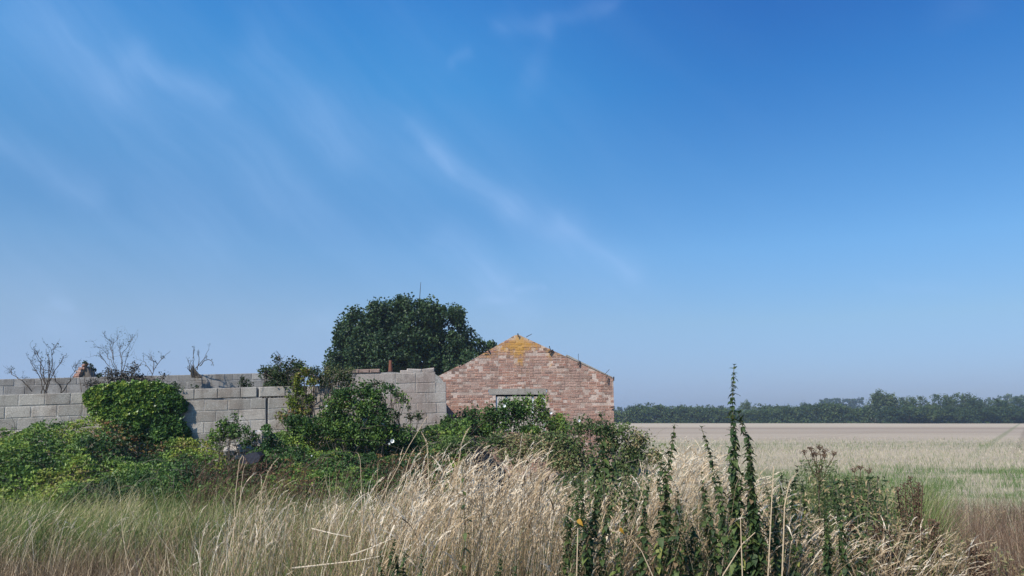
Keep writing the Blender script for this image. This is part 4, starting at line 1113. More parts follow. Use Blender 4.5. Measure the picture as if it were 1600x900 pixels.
# ------------------------------------------------------------------ weeds filling the verge on the right
A = Acc(); S2 = Acc()
n = 820; px = rng.uniform(880, 1640, n); Y = rng.uniform(5.8, 12.5, n)
topw = interp(px, [(880, 770), (920, 720), (980, 730), (1040, 760), (1120, 770), (1200, 770), (1240, 745), (1290, 730), (1340, 735), (1390, 775), (1430, 815), (1500, 830), (1640, 840)])
z = np.clip(py_to_z(topw + np.abs(rng.normal(0, 35, n)), Y), .25, 1.35)
x = px_x(px, Y)
for k in range(n):
    m_ = int(70 * z[k]); tt = rng.random(m_) ** .8
    lean_ = rng.normal(0, .12, 2)
    rad = (.05 + .07 * (1 - tt)) * rng.uniform(.6, 1.4)
    th = rng.uniform(0, 6.28, m_)
    zc = z[k] * (.15 + .85 * tt)
    c = np.stack([x[k] + lean_[0] * zc + np.cos(th) * rad, Y[k] + lean_[1] * zc + np.sin(th) * rad, zc], 1)
    t0 = .44 + (fbm(x[k] * .7, Y[k] * .7, 2) - .5) * .9 + rng.normal(0, .18)
    if rng.random() < (.32 if px[k] < 1400 else .7): t0 = .94
    leaves(A, c, .05 * rng.uniform(.6, 1.3, m_), .017 * rng.uniform(.7, 1.5, m_), up=.3, tint=np.clip(t0 + rng.normal(0, .1, m_), 0, 1))
    tube(S2, [(x[k], Y[k], 0), (x[k] + lean_[0] * z[k] / 2, Y[k] + lean_[1] * z[k] / 2, z[k] / 2), (x[k] + lean_[0] * z[k], Y[k] + lean_[1] * z[k], z[k])], .005, .002, 3, .6)
tag(A.obj('weeds', weed_mat), 'mixed green weeds crowding the verge below the nettles', 'weeds', kind='stuff')
tag(S2.obj('weed_stalks', bark_mat), 'thin upright stalks of the verge weeds', 'stalks', kind='stuff')

# ------------------------------------------------------------------ nettles: every leaf its own part
def nettle_leaf_mesh(seed, mat):
    r = np.random.default_rng(seed); n = 5
    V = []; xs = np.linspace(0, 1, n + 1)
    for k, u in enumerate(xs):
        w = .36 * math.sin(math.pi * min(1, (u * .9 + .1)) ** .75) * (1 - u * .35) * (1 if k % 2 else .84)
        if k == n: w = .005
        drop = -.45 * u ** 1.8
        V += [(u, w, drop + .07), (u, 0, drop), (u, -w, drop + .07)]
    f = []
    for k in range(n):
        b_ = 3 * k
        f += [(b_, b_ + 3, b_ + 4, b_ + 1), (b_ + 1, b_ + 4, b_ + 5, b_ + 2)]
    a = Acc(); a.add(np.array(V) + r.normal(0, .012, (len(V), 3)), f, .25 + .2 * seed)
    return a.mesh('leaf', mat, smooth=True)
nleaf = [nettle_leaf_mesh(k, nettle_mat) for k in range(4)]
yleaf = nettle_leaf_mesh(1, autumn_mat)
pleaf = [nettle_leaf_mesh(2, leaf_mat('paling_leaf', [(0, (.16, .20, .05)), (1, (.30, .30, .08))], .6, .3)), nettle_leaf_mesh(3, leaf_mat('withered_leaf', [(0, (.14, .09, .05)), (1, (.22, .15, .08))], .8, .15))]
def nettle(px, pytop, Y, label, shoots=((0, 0, 1.0),), lsize=.062, nodes=24, group='nettles', extra=None, tilt=0.0, name='nettle', racemes=True, lowlim=None):
    base = at(px, 700, Y); x0 = base[0]
    ztop = at(px, pytop, Y)[2]
    root = empty(name, (x0, Y, 0), label, 'nettle', group)
    for (dx, dy, hs) in shoots:
        hgt = ztop * hs; bowx = random.uniform(-.3, .3); dx += random.uniform(-.05, .05) if hs < 1 else 0
        a = Acc()
        pts = [np.array([x0 + dx * .25 - tilt * (1 - k / 8) * .3 + rng.normal(0, .008) + bowx * (k / 8) * (1 - k / 8), Y + dy * .25 + rng.normal(0, .008), 0]) + np.array([dx * .75 * (k / 8), dy * .75 * (k / 8), hgt * k / 8]) for k in range(9)]
        tube(a, pts, .006, .0022, 5, .35); a.obj('stem', weedstem_mat, root)
        R_ = Acc()
        zlo = .35 * hgt; nodes_ = int(nodes * 1.25)
        for k in range(nodes_):
            u = (k / (nodes_ - 1)) ** .85
            zc = zlo + (hgt - zlo) * u
            i = min(7, int(zc / hgt * 8)); f = zc / hgt * 8 - i
            P_ = pts[i] * (1 - f) + pts[i + 1] * f
            for s_ in (0, 1) if u < .5 else (0, 1):
                th = (k % 2) * math.pi / 2 + s_ * math.pi + random.gauss(0, .45) + dx
                sz = lsize * 1.22 * (1.02 - .55 * u ** 1.6) * random.uniform(.75, 1.25)
                o = bpy.data.objects.new('leaf', random.choice(nleaf) if random.random() > .04 or u > .8 else random.choice(pleaf)); col.objects.link(o); o.parent = root
                o.location = Vector(P_) - root.location
                o.rotation_euler = (random.gauss(0, .25), random.gauss(.25 - .9 * (u > .95), .35), th)
                o.scale = (sz, sz, sz)
            if racemes and .3 < u < .97:
                m_ = 16; th = rng.uniform(0, 6.28, m_); rr = rng.uniform(.004, .030, m_) * (1.1 - .6 * u)
                leaves(R_, P_ + np.stack([np.cos(th) * rr, np.sin(th) * rr, -rr * rng.uniform(0, 1.6, m_)], 1), .014, .008, tint=rng.uniform(.2, .7, m_))
        if R_.v: R_.obj('flower_tassels', nettle_mat, root)
    if extra:
        for (epx, epy, sz) in extra:
            q_ = at(epx, epy, Y - .05); o = bpy.data.objects.new('leaf', yleaf); col.objects.link(o); o.parent = root
            o['label'] = 'orange yellow turned leaf'
            o.location = Vector(q_) - root.location; o.rotation_euler = (1.0, .7, random.uniform(-1, 0)); o.scale = (sz,) * 3
    return root
weedstem_mat = leaf_mat('nettle_stem', [(0, (.10, .12, .05)), (.35, (.13, .12, .06)), (1, (.25, .2, .12))], .7, 0, .2)
nettle(1153, 570, 5.0, 'tallest nettle, its top standing clear against the sky over the far hedge', ((0, 0, 1.0), (.035, .02, .84), (-.045, .0, .80), (.06, .03, .76), (.02, -.05, .70), (-.03, -.04, .64), (.05, -.05, .6)), .058, 34)
nettle(1051, 664, 5.3, 'slim dark nettle whose tip just reaches the hedge line, left of the tallest', ((0, 0, 1.0), (-.05, .03, .84)), .055, 28, tilt=.5)
nettle(1036, 712, 5.1, 'nettle growing close in front of the slim one, shorter and bushier', ((0, 0, 1.0), (-.05, .05, .88), (.05, -.05, .83)), .058, 26)
nettle(1098, 668, 5.4, 'purplish topped nettle leaning a little, next left of the tallest', ((0, 0, 1.0), (-.03, -.03, .8)), .052, 26, tilt=-.5)
nettle(1119, 738, 5.0, 'short pointed nettle close to the left side of the tallest', ((0, 0, 1.0), (.03, 0, .87), (-.04, .04, .86)), .062, 20)
nettle(1300, 766, 5.0, 'dark narrow nettle below the brown umbel heads', ((0, 0, 1.0), (.01, .02, .93), (-.05, -.02, .8)), .05, 30)
nettle(940, 645, 7.4, 'dark ragged nettle in front of the gable corner', ((0, 0, 1.0), (-.14, 0, .84), (.10, .05, .86), (-.05, .05, .92)), .085, 20)
nettle(906, 742, 5.2, 'nettle at the end of the tall pale grass carrying one orange leaf', ((0, 0, 1.0), (.03, .03, .92)), .05, 26, extra=((903, 812, .05),))
nettle(938, 752, 5.3, 'nettle with a yellow leaf between the pale grass and the nettle row', ((0, 0, 1.0), (.04, .0, .9), (-.03, .02, .86)), .055, 24, extra=((968, 826, .045),))
nettle(981, 735, 5.8, 'thin nettle half hidden in buff grass left of the nettle row', ((0, 0, 1.0), (-.03, 0, .88)), .055, 22)
nettle(1217, 740, 5.8, 'nettle behind the pair of pale reed stalks', ((0, 0, 1.0), (-.04, .02, .9), (.05, 0, .86)), .055, 22)
nettle(1243, 730, 6.2, 'nettle just left of the feathery umbel plant', ((0, 0, 1.0), (-.06, .02, .92), (.04, .05, .9)), .06, 22)
nettle(728, 690, 5.3, 'lone thin purplish stem with sparse leaves standing in the tall pale grass', ((0, 0, 1.0),), .05, 9, racemes=False)
nettle(620, 845, 5.3, 'low leafy nettle clump in the grass near the bottom edge, left of the pale stand', ((0, 0, 1.0), (.1, 0, .92), (-.08, 0, .9), (.16, .05, .86), (-.03, .05, .85)), .05, 16)
nettle(785, 868, 5.2, 'small green nettle tip at the foot of the tallest pale grass', ((0, 0, 1.0), (.05, 0, .94), (-.06, 0, .9)), .05, 14)
nettle(1060, 800, 5.2, 'leafy nettle low between the two slim nettles', ((0, 0, 1.0), (.05, 0, .93), (-.05, .03, .96), (.1, .03, .86)), .06, 18)
nettle(1180, 800, 5.1, 'broad low nettle at the foot of the tallest on its field side', ((0, 0, 1.0), (.05, .02, .93), (-.06, 0, .9)), .055, 18)
nettle(965, 845, 5.2, 'low nettle beneath the yellow leaf near the bottom edge', ((0, 0, 1.0), (.07, 0, .93), (-.07, 0, .9)), .055, 15)

nettle(1010, 762, 5.9, 'medium nettle between the thin one and the bushy one', ((0, 0, 1.0), (-.05, 0, .9)), .052, 20)
nettle(1140, 700, 5.9, 'nettle set just behind the tallest, reaching over half its height', ((0, 0, 1.0), (.04, .02, .92)), .058, 22)
nettle(1192, 758, 5.5, 'shorter nettle between the tallest and the reed stalks', ((0, 0, 1.0), (.03, .02, .93)), .055, 20)
nettle(1318, 748, 6.9, 'nettle between the two umbel topped plants', ((0, 0, 1.0), (.06, 0, .93)), .06, 20)
nettle(1356, 752, 6.9, 'nettle beside the loose feathery plant, towards the docks', ((0, 0, 1.0), (-.06, 0, .9)), .06, 18)
nettle(885, 778, 5.4, 'small dark nettle within the right edge of the tall pale grass', ((0, 0, 1.0), (.03, .02, .94)), .05, 18)
nettle(1246, 808, 5.3, 'low nettle at the foot of the thicker reed stalk', ((0, 0, 1.0), (.05, .02, .95), (-.05, .02, .92)), .055, 16)
nettle(1340, 838, 5.6, 'low pale green nettle near the bottom edge, below the docks', ((0, 0, 1.0), (.08, .02, .95), (-.06, .02, .9)), .055, 15)

# brown umbel plant with feathery green foliage
def umbel(px, py, Y, label, heads, name='hogweed'):
    b_ = at(px, py, Y); root = empty(name, (b_[0], Y, 0), label, 'umbel plant', None)
    a = Acc(); hd = Acc(); top = b_
    tube(a, wander((b_[0], Y, 0), b_ - [0, 0, .25], 5, .01), .009, .005, 5, .3)
    for (dx, dz, r_) in heads:
        c = b_ + [dx, rng.normal() * .03, dz]
        tube(a, wander(b_ - [0, 0, .25], c, 4, .03), .004, .0025, 4, .3)
        for k in range(14):
            th = rng.uniform(0, 6.28); rr = r_ * 1.1 * rng.random() ** .5
            e_ = c + [math.cos(th) * rr, math.sin(th) * rr, .03 + rng.normal() * .006]
            tube(a, [c, e_], .0015, .0012, 3, .3)
            leaves(hd, e_ + rng.normal(size=(5, 3)) * .007, .011, .008, tint=rng.uniform(.2, .9, 5))
    a.obj('stem', brown_mat, root); hd.obj('seed_head', brown_mat, root)
    L_ = Acc()
    m_ = 2600; zc = rng.uniform(.25, .95, m_) * b_[2]
    th = rng.uniform(0, 6.28, m_); rr = rng.random(m_) ** .6 * (.32 - .18 * zc / b_[2])
    leaves(L_, np.stack([b_[0] + np.cos(th) * rr, Y + np.sin(th) * rr, zc], 1), .032, .007, tint=rng.uniform(.3, .8, m_))
    L_.obj('foliage', weed_mat, root)
umbel(1277, 706, 6.6, 'green feathery plant topped by flat brown seed umbels against the stubble', [(-.05, .0, .03), (.03, .01, .035), (.08, -.02, .03), (-.10, -.03, .025), (.0, -.04, .03), (.14, -.04, .025), (-.03, -.05, .02), (.06, -.06, .02)])
umbel(1345, 735, 7.2, 'loose grey green feathery plant with small brown umbels left of the brown dock', [(.0, .0, .03), (.06, -.03, .03), (-.07, -.02, .03)])

def dock(px, py, Y, label, h=.5, spread=.12):
    b_ = at(px, py, Y); root = empty('dock_plant', (b_[0], Y, 0), label, 'dock', 'dead docks')
    a, s_ = Acc(), Acc()
    for k in range(7):
        dx = rng.normal() * spread * .6; tpz = b_[2] - abs(dx) * 1.4 - rng.random() * .06
        pts = wander((b_[0] + dx * .1, Y, 0), (b_[0] + dx, Y + rng.normal() * .05, tpz), 6, .012)
        tube(a, pts, .006, .003, 4, .4)
        m_ = 220; u = rng.uniform(0, 1, m_); zc = tpz - h * u ** 1.0
        c = np.stack([b_[0] + dx * (1 - .5 * u) + rng.normal(0, .016, m_) * (1 + u), Y + rng.normal(0, .016, m_), zc], 1)
        leaves(s_, c, .016, .012, tint=rng.uniform(0, .9, m_))
    a.obj('stem', brown_mat, root); s_.obj('seed_spike', brown_mat, root)
dock(1418, 733, 6.6, 'dark red brown dead dock standing at the edge of the green stubble')
dock(1373, 800, 6.0, 'smaller brown dock among the weeds left of the tall dead dock', .3, .08)
dock(1452, 800, 6.4, 'ragged rusty dock standing beyond the tall dead dock, nearer the picture edge', .3, .1)
dock(1520, 835, 6.0, 'low rusty dock in the brown grass at the edge of the field', .25, .1)
dock(1330, 810, 6.3, 'low brown dock stalk beside the dark narrow nettle', .25, .06)

# ------------------------------------------------------------------ single grass stems that stand out
def stem_thing(path, Y, label, head=.0, r=.0035, cat='grass stem', group='tall grass stems', blade=None, tint=.8, name='grass_stem', hw=.03):
    pts = [at(px, py, Y) for px, py in path]
    if len(path) > 1 and pts[0][2] > .2 and path[0][1] > 780:      # carry on down to the ground
        d = pts[0] - pts[1]; k = pts[0][2] / max(.05, -d[2]); pts = [np.array([pts[0][0] + d[0] * min(k, 2), Y, 0.0])] + pts
    root = empty(name, (pts[0][0], Y, 0), label, cat, group)
    a = Acc(); full = []
    for p, q_ in zip(pts[:-1], pts[1:]): full += [p, (p + q_) / 2]
    full.append(pts[-1]); tube(a, full, r, r * .6, 5, tint); a.obj('stem', straw_mat, root)
    if head:
        h_ = Acc(); d = unit(pts[-1] - pts[-2]); plumes(h_, (pts[-1] - d * head * .2)[None], d[None], head, hw, 26, tint, arch=.25); plumes(h_, (pts[-1] - d * head * .2)[None], d[None], head, hw, 22, tint, arch=.25)
        h_.obj('seed_head', straw_mat, root)
    if blade:
        bl = Acc()
        for (p, q_) in blade:
            P0, P1 = at(*p, Y), at(*q_, Y - .05); m_ = (P0 + P1) / 2 + [0, 0, .02]; w_ = np.array([0, 0, .006]) + np.array([.003, 0, 0])
            bl.add([P0, m_ - w_, P1, m_ + w_], [(0, 1, 2, 3)], .95)
        bl.obj('leaf_blade', straw_mat, root)
    return root
stem_thing([(1200, 900), (1207, 760), (1209, 728)], 4.9, 'straight pale reed stalk right of the tallest nettle, the taller of the pair', .0, .0042, cat='reed stalk')
stem_thing([(1222, 900), (1226, 790), (1232, 760)], 4.9, 'thick pale reed stalk with a feathery top beside its taller twin', .12, .005, cat='reed stalk', hw=.045, blade=[((1226, 778), (1215, 745)), ((1229, 800), (1238, 782)), ((1228, 820), (1239, 842))])
stem_thing([(1160, 900), (1157, 810), (1162, 800)], 4.85, 'broken pale stalk in front of the tallest nettle', .0, .004, cat='reed stalk')
stem_thing([(362, 900), (368, 770), (374, 720), (379, 711), (381, 716), (378, 728)], 7.0, 'dry grass stem bent over at its top near the dark sheet', .06, .004, hw=.02)
stem_thing([(370, 900), (376, 770), (380, 735)], 7.1, 'straight twin of the bent grass stem', .1, .0035, hw=.02)
stem_thing([(388, 880), (407, 770), (420, 735)], 7.0, 'leaning stem with a pale brush head before the bramble', .18, .004, hw=.03)
stem_thing([(562, 900), (566, 800), (563, 720)], 6.6, 'upright dry stem at the left side of the tall stand', .1, .0035, hw=.02)
stem_thing([(580, 900), (588, 800), (590, 730)], 6.6, 'slim upright green stem beside the upright dry one', .09, .0035, tint=.5, hw=.02)
stem_thing([(585, 800), (640, 695), (668, 650)], 6.0, 'long thin stem slanting up across the base of the pale blocks', .0, .003)
stem_thing([(600, 810), (632, 745), (640, 715)], 6.1, 'slanting stem with a slender head below the long thin one', .14, .004, hw=.022)
stem_thing([(668, 900), (670, 760), (668, 700)], 5.8, 'pale brush headed stem at the left of the densest grass', .16, .004, hw=.03)
stem_thing([(704, 900), (715, 730), (722, 690)], 5.8, 'tall brush headed stem reaching up before the gable corner', .16, .004, hw=.03)
stem_thing([(835, 900), (850, 760), (856, 712)], 5.8, 'green tinged brush headed stem below the gable window', .15, .004, tint=.75, hw=.035)
stem_thing([(901, 900), (903, 825)], 4.9, 'cream coloured stub of stalk below the orange leaf', .0, .005, cat='stalk')
stem_thing([(1020, 900), (1003, 862), (988, 843)], 4.9, 'pale broken stalk slanting at the bottom edge below the slim nettles', .0, .0045, cat='stalk')
stem_thing([(1130, 898), (1160, 850), (1180, 832)], 4.9, 'pale twig slanting across the base of the tallest nettle', .0, .004, cat='stalk')
for path, Yy, lb in ((((487, 826), (520, 834), (548, 839)), 6.3, 'bleached fallen stalk lying across the grass left of centre'),
                     (((455, 888), (500, 883), (560, 876), (600, 868)), 5.8, 'longer bleached fallen stalk nearer the bottom edge'),
                     (((548, 868), (580, 856), (612, 842)), 5.9, 'short fallen stalk crossing behind the longer one')):
    pts = [at(px, py, Yy) for px, py in path]; a = Acc(); tube(a, pts, .0065, .003, 5, .97)
    tag(a.obj('fallen_stalk', straw_mat, None, origin=tuple(pts[0])), lb, 'dead stalk', 'fallen stalks')

# white bindweed flowers
def flower(px, py, Y, r, label):
    c = at(px, py, Y); a = Acc(); V = [c + [0, .03, -.01]]
    for k in range(10):
        th = 2 * math.pi * k / 10; V.append(c + np.array([math.cos(th), -.25, math.sin(th)]) * r * (1 if k % 2 else .9))
    a.add(V, [(0, 1 + k, 1 + (k + 1) % 10) for k in range(10)])
    tag(a.obj('bindweed_flower', petal_mat, None, origin=tuple(c)), label, 'flower', 'white bindweed flowers')
flower(613, 689, 12.2, .034, 'large white bindweed flower in the brambles left of the tall grass')
flower(608, 693, 12.3, .018, 'small white flower touching the large one')
flower(788, 634, 17.6, .036, 'white bindweed flower just under the window gap')
flower(861, 645, 17.4, .033, 'white bindweed flower on the bush right of the window')
flower(905, 657, 13.2, .022, 'small white flower at the foot of the gable')
flower(510, 634, 14.6, .02, 'small white flower on the left of the large rounded bush')
flower(487, 712, 12.6, .014, 'tiny white flower low in the brambles below the creeper')

# ------------------------------------------------------------------ stubble in the field
A = Acc()
n = 85000
Y = 12.5 * (62 / 12.5) ** (rng.random(n)); px = rng.uniform(930, 1700, n); x = px_x(px, Y)
keep = (x > .17 * Y - .2) & (rng.random(n) < np.clip((66 - Y) / 34, 0, 1)); x, Y, px = x[keep], Y[keep], px[keep]; n = len(x)
# drilled rows
row = np.round((x * .35 + Y * .94) / .25) * .25
yy = (row - x * .35) / .94 + rng.normal(0, .03, n)
g_ = fbm(x * .22 + 4, Y * .35, 3)
gmask = np.exp(-((Y - 19.5) / 4.5) ** 2) * np.clip((x - .38 * Y) / 1.6, 0, 1) * 2.2 + np.exp(-((Y - 44) / 4) ** 2) * .35 + np.exp(-((Y - 21) / 2) ** 2) * np.clip(1 - np.abs(x - .34 * Y) / 1.6, 0, 1) * .8
isg = rng.random(n) < np.clip(gmask * np.clip((fbm(x * .5 + 9, Y * .9, 3) - .36) * 4.5, 0, 1), 0, .85) * .9 + .06
tint = np.where(isg, rng.uniform(.0, .38, n), np.clip(rng.normal(.72, .14, n), .45, 1))
h = np.where(isg, rng.uniform(.07, .20, n), rng.uniform(.05, .14, n))
w = .007 * (Y / 16) ** .9
keep = rng.random(n) < np.clip(.35 + .9 * (fbm(x * .5, Y * .8 + 3, 2)), 0, 1)
ribbons(A, np.stack([x, yy, np.zeros(n)], 1)[keep], rng.uniform(0, 6.28, keep.sum()), h[keep], rng.uniform(0, .5, keep.sum()), rng.uniform(0, .5, keep.sum()), w[keep], 2, tint[keep], face=rng.normal(0, .5, keep.sum()), tipw=.4)
tag(A.obj('stubble', stubble_mat), 'pale cut stubble with green regrowth in the field', 'stubble', kind='stuff')

# ------------------------------------------------------------------ oak behind the walls
def crown(acc, blobs, leaf, per, crad, tint=.5):
    """blobs: centre, radii"""
    for (c, r) in blobs:
        area = 4 * (r[0] * r[2] + r[1] * (r[0] + r[2]) * .5)
        ncl = max(6, int(area / crad ** 2 * .42)); n = int(ncl * per)
        p, tv, o = clumped(c, r, ncl, n, crad, shell=.7)
        leaves(acc, p, leaf * rng.uniform(.7, 1.3, n), leaf * .75 * rng.uniform(.7, 1.2, n), up=.5, tint=np.clip(tint + tv * .55 + rng.normal(0, .14, n), 0, 1), outward=o * .6)
OY = 45.0; SO = 1200 / (OY * .985)
oakb = [(640, 520, 55, 48), (600, 505, 35, 33), (655, 492, 38, 24), (570, 530, 38, 34), (545, 505, 17, 14), (535, 520, 12, 14), (700, 505, 24, 22), (712, 535, 30, 28), (736, 545, 18, 24), (545, 560, 30, 22),
        (600, 570, 55, 24), (680, 565, 50, 26), (725, 570, 28, 18), (630, 478, 14, 10), (690, 492, 14, 12), (712, 495, 8, 8), (525, 565, 12, 12), (527, 570, 17, 16), (536, 548, 16, 16), (600, 540, 60, 40), (685, 545, 50, 34), (560, 590, 60, 22), (650, 595, 70, 24), (720, 590, 40, 22), (620, 545, 80, 45), (768, 543, 5, 4), (592, 486, 12, 9), (555, 492, 7, 6)]
r0 = at(640, 660, OY)
oak = empty('oak_tree', (r0[0], OY, 0), 'big dark green oak rising behind the block wall beside the brick gable', 'tree')
A = Acc()
crown(A, [(at(px, py, OY + rng.uniform(-1, 1)), (rx / SO, min(rx, ry) / SO * 1.2, ry / SO)) for px, py, rx, ry in oakb], .18, 90, .42, .45)
A.obj('crown', oak_mat, oak)
B = Acc()
tube(B, wander((r0[0], OY, 0), at(640, 560, OY), 5, .02), .38, .24, 9, .2)
A2 = Acc()
for px, py, rx, ry in oakb[:12]:
    c = at(px, py, OY); st_ = at(640 + rng.normal() * 3, 575 - rng.random() * 30, OY)
    tube(A2, wander(st_, c, 5, .05), .13, .04, 6, .2)
    for k in range(3): tube(A2, wander(c, c + rng.normal(size=3) * np.array([rx, rx, ry]) / SO * .35, 3, .08), .04, .015, 4, .2)
B.obj('trunk', bark_mat, oak); A2.obj('limb', bark_mat, oak)
a = Acc(); tube(a, [at(655, 475, OY), at(656, 462, OY), at(657.5, 441, OY)], .03, .012, 4, .1)
tube(a, [at(653, 476, OY), at(653.5, 466, OY)], .02, .01, 4, .1)
a.obj('dead_branch', bark_mat, oak)

# ------------------------------------------------------------------ far hedge, trees and woods
def tree_meshes(seed, wide, tall, trunkh, n):
    A, B = Acc(), Acc()
    bl = [((0, 0, trunkh + tall * .5), (wide * .42, wide * .4, tall * .45))]
    for k in range(7):
        th = rng.uniform(0, 6.28); u = rng.random()
        bl.append(((math.cos(th) * wide * .28, math.sin(th) * wide * .28, trunkh + tall * (.25 + .6 * u)), (wide * rng.uniform(.18, .3), wide * .22, tall * rng.uniform(.16, .26))))
    crown(A, [(np.array(c), r) for c, r in bl], .42, n, .75, .5)
    tube(B, [(0, 0, 0), (.05, 0, trunkh), (0, .1, trunkh + tall * .5)], .22, .1, 6, .2)
    for k in range(4): tube(B, wander((0, 0, trunkh), rng.normal(size=3) * [wide * .2, wide * .2, 1] + [0, 0, trunkh + tall * .6], 3, .05), .1, .04, 4, .2)
    return A.mesh('crown', far_mat), B.mesh('trunk', bark_mat)
kinds = [tree_meshes(k, w, t_, th, 16) for k, (w, t_, th) in enumerate(((5.5, 4.2, .8), (7.5, 5.5, 1.0), (4.5, 5.0, 1.0), (9, 7.0, 1.4), (6.5, 8.0, 1.4)))]
def far_tree(px, pytop, Y, kind, sx, label, group):
    ht = [5.0, 6.5, 6.0, 8.4, 9.4][kind]
    z = at(px, pytop, Y)[2]; x0 = at(px, 650, Y)[0]; s = z / (ht * 1.02)
    root = empty('hedgerow_tree', (x0, Y, 0), label, 'tree', group)
    for nm, me in zip(('crown', 'trunk'), kinds[kind]):
        o = bpy.data.objects.new(nm, me); col.objects.link(o); o.parent = root
        o.scale = (s * sx, s * sx, s); o.rotation_euler = (0, 0, random.uniform(0, 6.28))
ft = [(985, 634, 224, 2, 1.3, 'low rounded tree in the far hedge next to the gable corner'), (1008, 631, 228, 0, 1.5, 'small domed tree second from the gable in the far hedge'),
      (1065, 633, 226, 2, 1.1, 'small dark tree in the far hedge behind the slim nettle'), (1097, 634, 226, 0, 1.2, 'small dark tree in the hedge behind the purplish topped nettle'),
      (1123, 635, 225, 0, 1.4, 'low broad tree in the hedge between two nettles'), (1165, 626, 222, 4, .8, 'dark tree in the far hedge directly behind the tallest nettle'),
      (1198, 632, 226, 0, 1.3, 'low tree in the hedge just right of the tallest nettle'), (1222, 632, 224, 1, 1.2, 'rounded tree in the far hedge above the reed stalks'),
      (1260, 630, 230, 2, 1.1, 'small pointed dark tree standing out of the hedge near the brown umbels'), (1240, 634, 224, 1, 1.0, 'broad low tree left of the small pointed one'),
      (1290, 634, 224, 1, 1.2, 'low tree in the hedge above the feathery plant'), (1385, 611, 212, 4, 1.25, 'tall pale green tree standing at the left end of the wood'),
      (1372, 618, 214, 2, 1.3, 'smaller tree joined to the left flank of the tall pale one'), (1408, 619, 212, 3, 1.0, 'rounded tree just right of the tall pale one'),
      (1437, 617, 214, 3, 1.1, 'broad tree in the wood, between the tall pale one and the two domes'), (1468, 614, 216, 3, 1.0, 'dome shaped tree, left one of the pair of domes in the wood'),
      (1502, 612, 222, 3, .95, 'darker dome shaped tree, right one of the pair of domes in the wood'), (1528, 620, 216, 3, 1.1, 'dark spreading tree right after the pair of domes'),
      (1560, 622, 214, 3, 1.2, 'wide dark tree near the right edge of the wood'), (1595, 620, 216, 3, 1.2, 'wide dark tree cut by the right edge of the picture'),
      (1452, 632, 204, 1, 1.3, 'lower bushy tree in front of the left dome'), (1490, 634, 205, 1, 1.3, 'lower bushy tree in front of the right dome'),
      (1420, 634, 204, 0, 1.7, 'low bushy tree at the foot of the rounded one'), (1540, 636, 205, 1, 1.4, 'low dark bush tree at the field side of the wood'), (1582, 636, 205, 1, 1.4, 'low dark bush tree nearest the right edge'),
      (1350, 640, 216, 0, 1.3, 'low hedge tree just left of the gap before the wood'), (1318, 637, 218, 1, 1.3, 'hedge tree left of the low one by the gap')]
for k, (px, py, Y, kd, sx_, lb) in enumerate(ft): far_tree(px, py, Y, kd, sx_, lb, 'trees along the far hedge')
# hedge mass
def hedge(name, label, pxs, Y, hfun, leaf, nl, kind=None, cat='hedge', depth=4, mat=far_mat, tint=.4):
    A, B = Acc(), Acc()
    x0, x1 = at(pxs[0], 650, Y)[0], at(pxs[1], 650, Y)[0]
    n = nl; x = rng.uniform(x0, x1, n); pxx = 800 + x / Y * 1200
    top = hfun(pxx, x)
    ncl = int(n / 14); ci = rng.integers(0, ncl, n); cx = rng.uniform(x0, x1, ncl)
    cz = rng.random(ncl) ** .85; cz[:ncl // 8] = .02; cy = rng.uniform(-depth / 2, depth / 2, ncl)
    ct = hfun(800 + cx / Y * 1200, cx)
    c = np.stack([cx, Y + cy, cz * (ct - .35) + .1], 1)[ci] + rng.normal(size=(n, 3)) * [.45, .4, .33]
    c[:, 2] = np.maximum(c[:, 2], .1)
    leaves(A, c, leaf * rng.uniform(.6, 1.3, n), leaf * .75, up=.5, tint=np.clip(tint + (rng.random(ncl)[ci] - .5) * .7 + rng.normal(0, .12, n), 0, 1), outward=np.array([0, -.5, 0]))
    return tag(A.obj(name, mat), label, cat, kind=kind)
hedge('hedge', 'long dark hedge closing the far side of the stubble field', (930, 1368), 213, lambda p, x: 3.6 + .004 * x + 4.4 * (fbm(x * .10, x * 0 + 2, 3) - .5), .5, 42000, depth=4)
hedge('hedge', 'scrub hedge under the wood on the far right of the field', (1376, 1720), 206, lambda p, x: 3.4 + 2.4 * (fbm(x * .14, x * 0 + 7, 3) - .5), .5, 32000, depth=4)
hedge('hedge', 'far hedge hidden behind the walls on the village side', (-200, 930), 225, lambda p, x: 4.2 + 1.5 * (fbm(x * .16, x * 0 + 9, 3) - .5), .7, 16000, depth=4)
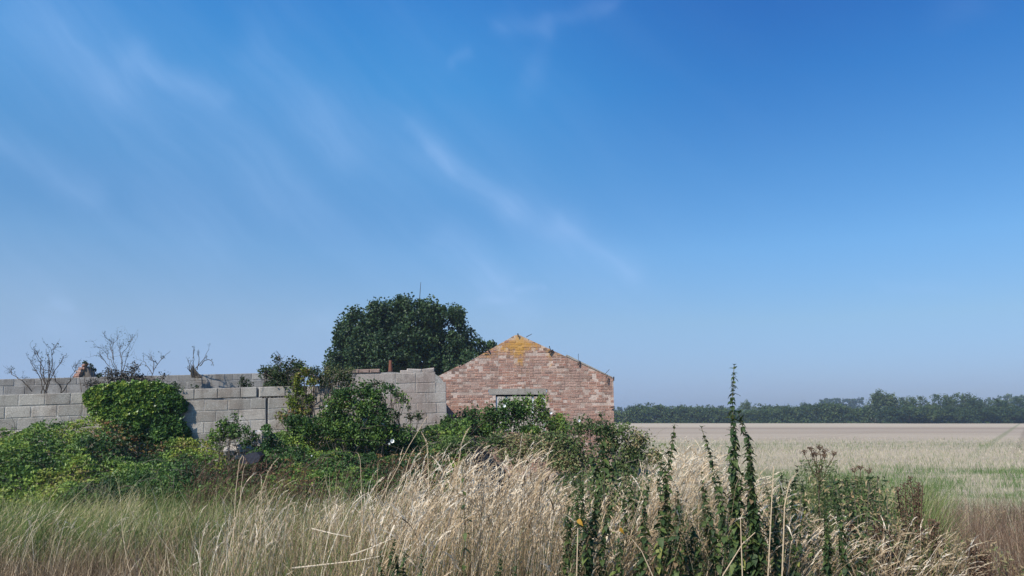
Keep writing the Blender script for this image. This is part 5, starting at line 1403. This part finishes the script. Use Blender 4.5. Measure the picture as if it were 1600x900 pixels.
hedge('distant_woods', 'bluish distant woods showing above the far hedge', (1255, 1345), 520, lambda p, x: 4 + 9.8 * np.clip(np.minimum((p - 1262) / 20, (1400 - p) / 10), 0, 1) + 4 * (fbm(x * .06, x * 0 + 3, 3) - .5), 1.3, 9000, kind='stuff', cat='woods', depth=20)
hedge('distant_woods', 'distant wooded rise behind the trees at the right edge', (1400, 1760), 430, lambda p, x: 5.0 + 9.5 * np.clip((p - 1490) / 70, 0, 1) + 3.0 * (fbm(x * .05, x * 0 + 5, 3) - .5), 1.3, 22000, kind='stuff', cat='woods', depth=20)
hedge('distant_woods', 'thin line of distant woods behind the near end of the far hedge', (900, 1260), 480, lambda p, x: 7.8 + 5 * (fbm(x * .04, x * 0 + 8, 3) - .5), 1.2, 12000, kind='stuff', cat='woods', depth=20)
# pale bare patch in the gap of the hedge: a chalky track going through
a = Acc(); V = []
for k in range(7):
    f = k / 6; c = at(1356 + 12 * f, 640 + 20.5 * f, 236 - 18 * f); V += [c - [1.0, 0, 0], c + [1.2, 0, 0]]
a.add(V, [(2 * k, 2 * k + 1, 2 * k + 3, 2 * k + 2) for k in range(6)])
tag(a.obj('bank', simple('chalky_bank', (.34, .30, .26), .9)), 'pale bare bank in the gap where hedge meets wood', 'bank', kind='structure')

# ------------------------------------------------------------------ air
hz = bpy.data.materials.new('haze'); hz.use_nodes = True; hn = hz.node_tree; hn.nodes.clear()
ho = N(hn, 'ShaderNodeOutputMaterial'); pv = N(hn, 'ShaderNodeVolumePrincipled')
pv.inputs['Color'].default_value = (.75, .86, 1, 1); pv.inputs['Density'].default_value = .00065; pv.inputs['Anisotropy'].default_value = .2
hn.links.new(pv.outputs[0], ho.inputs['Volume'])
a = Acc()
X0, X1, Y0, Y1, Z0, Z1 = -1210, 1210, -160, 1210, -1.2, 22
V = [(x, y, z) for z in (Z0, Z1) for x, y in ((X0, Y0), (X1, Y0), (X1, Y1), (X0, Y1))]
a.add(V, [(3, 2, 1, 0), (4, 5, 6, 7), (0, 1, 5, 4), (1, 2, 6, 5), (2, 3, 7, 6), (3, 0, 4, 7)])
tag(a.obj('haze', hz), 'thin summer haze over the fields', 'haze', kind='stuff')
print('TRIS', sum(len(o.data.polygons) for o in scene.objects if o.type == 'MESH'))
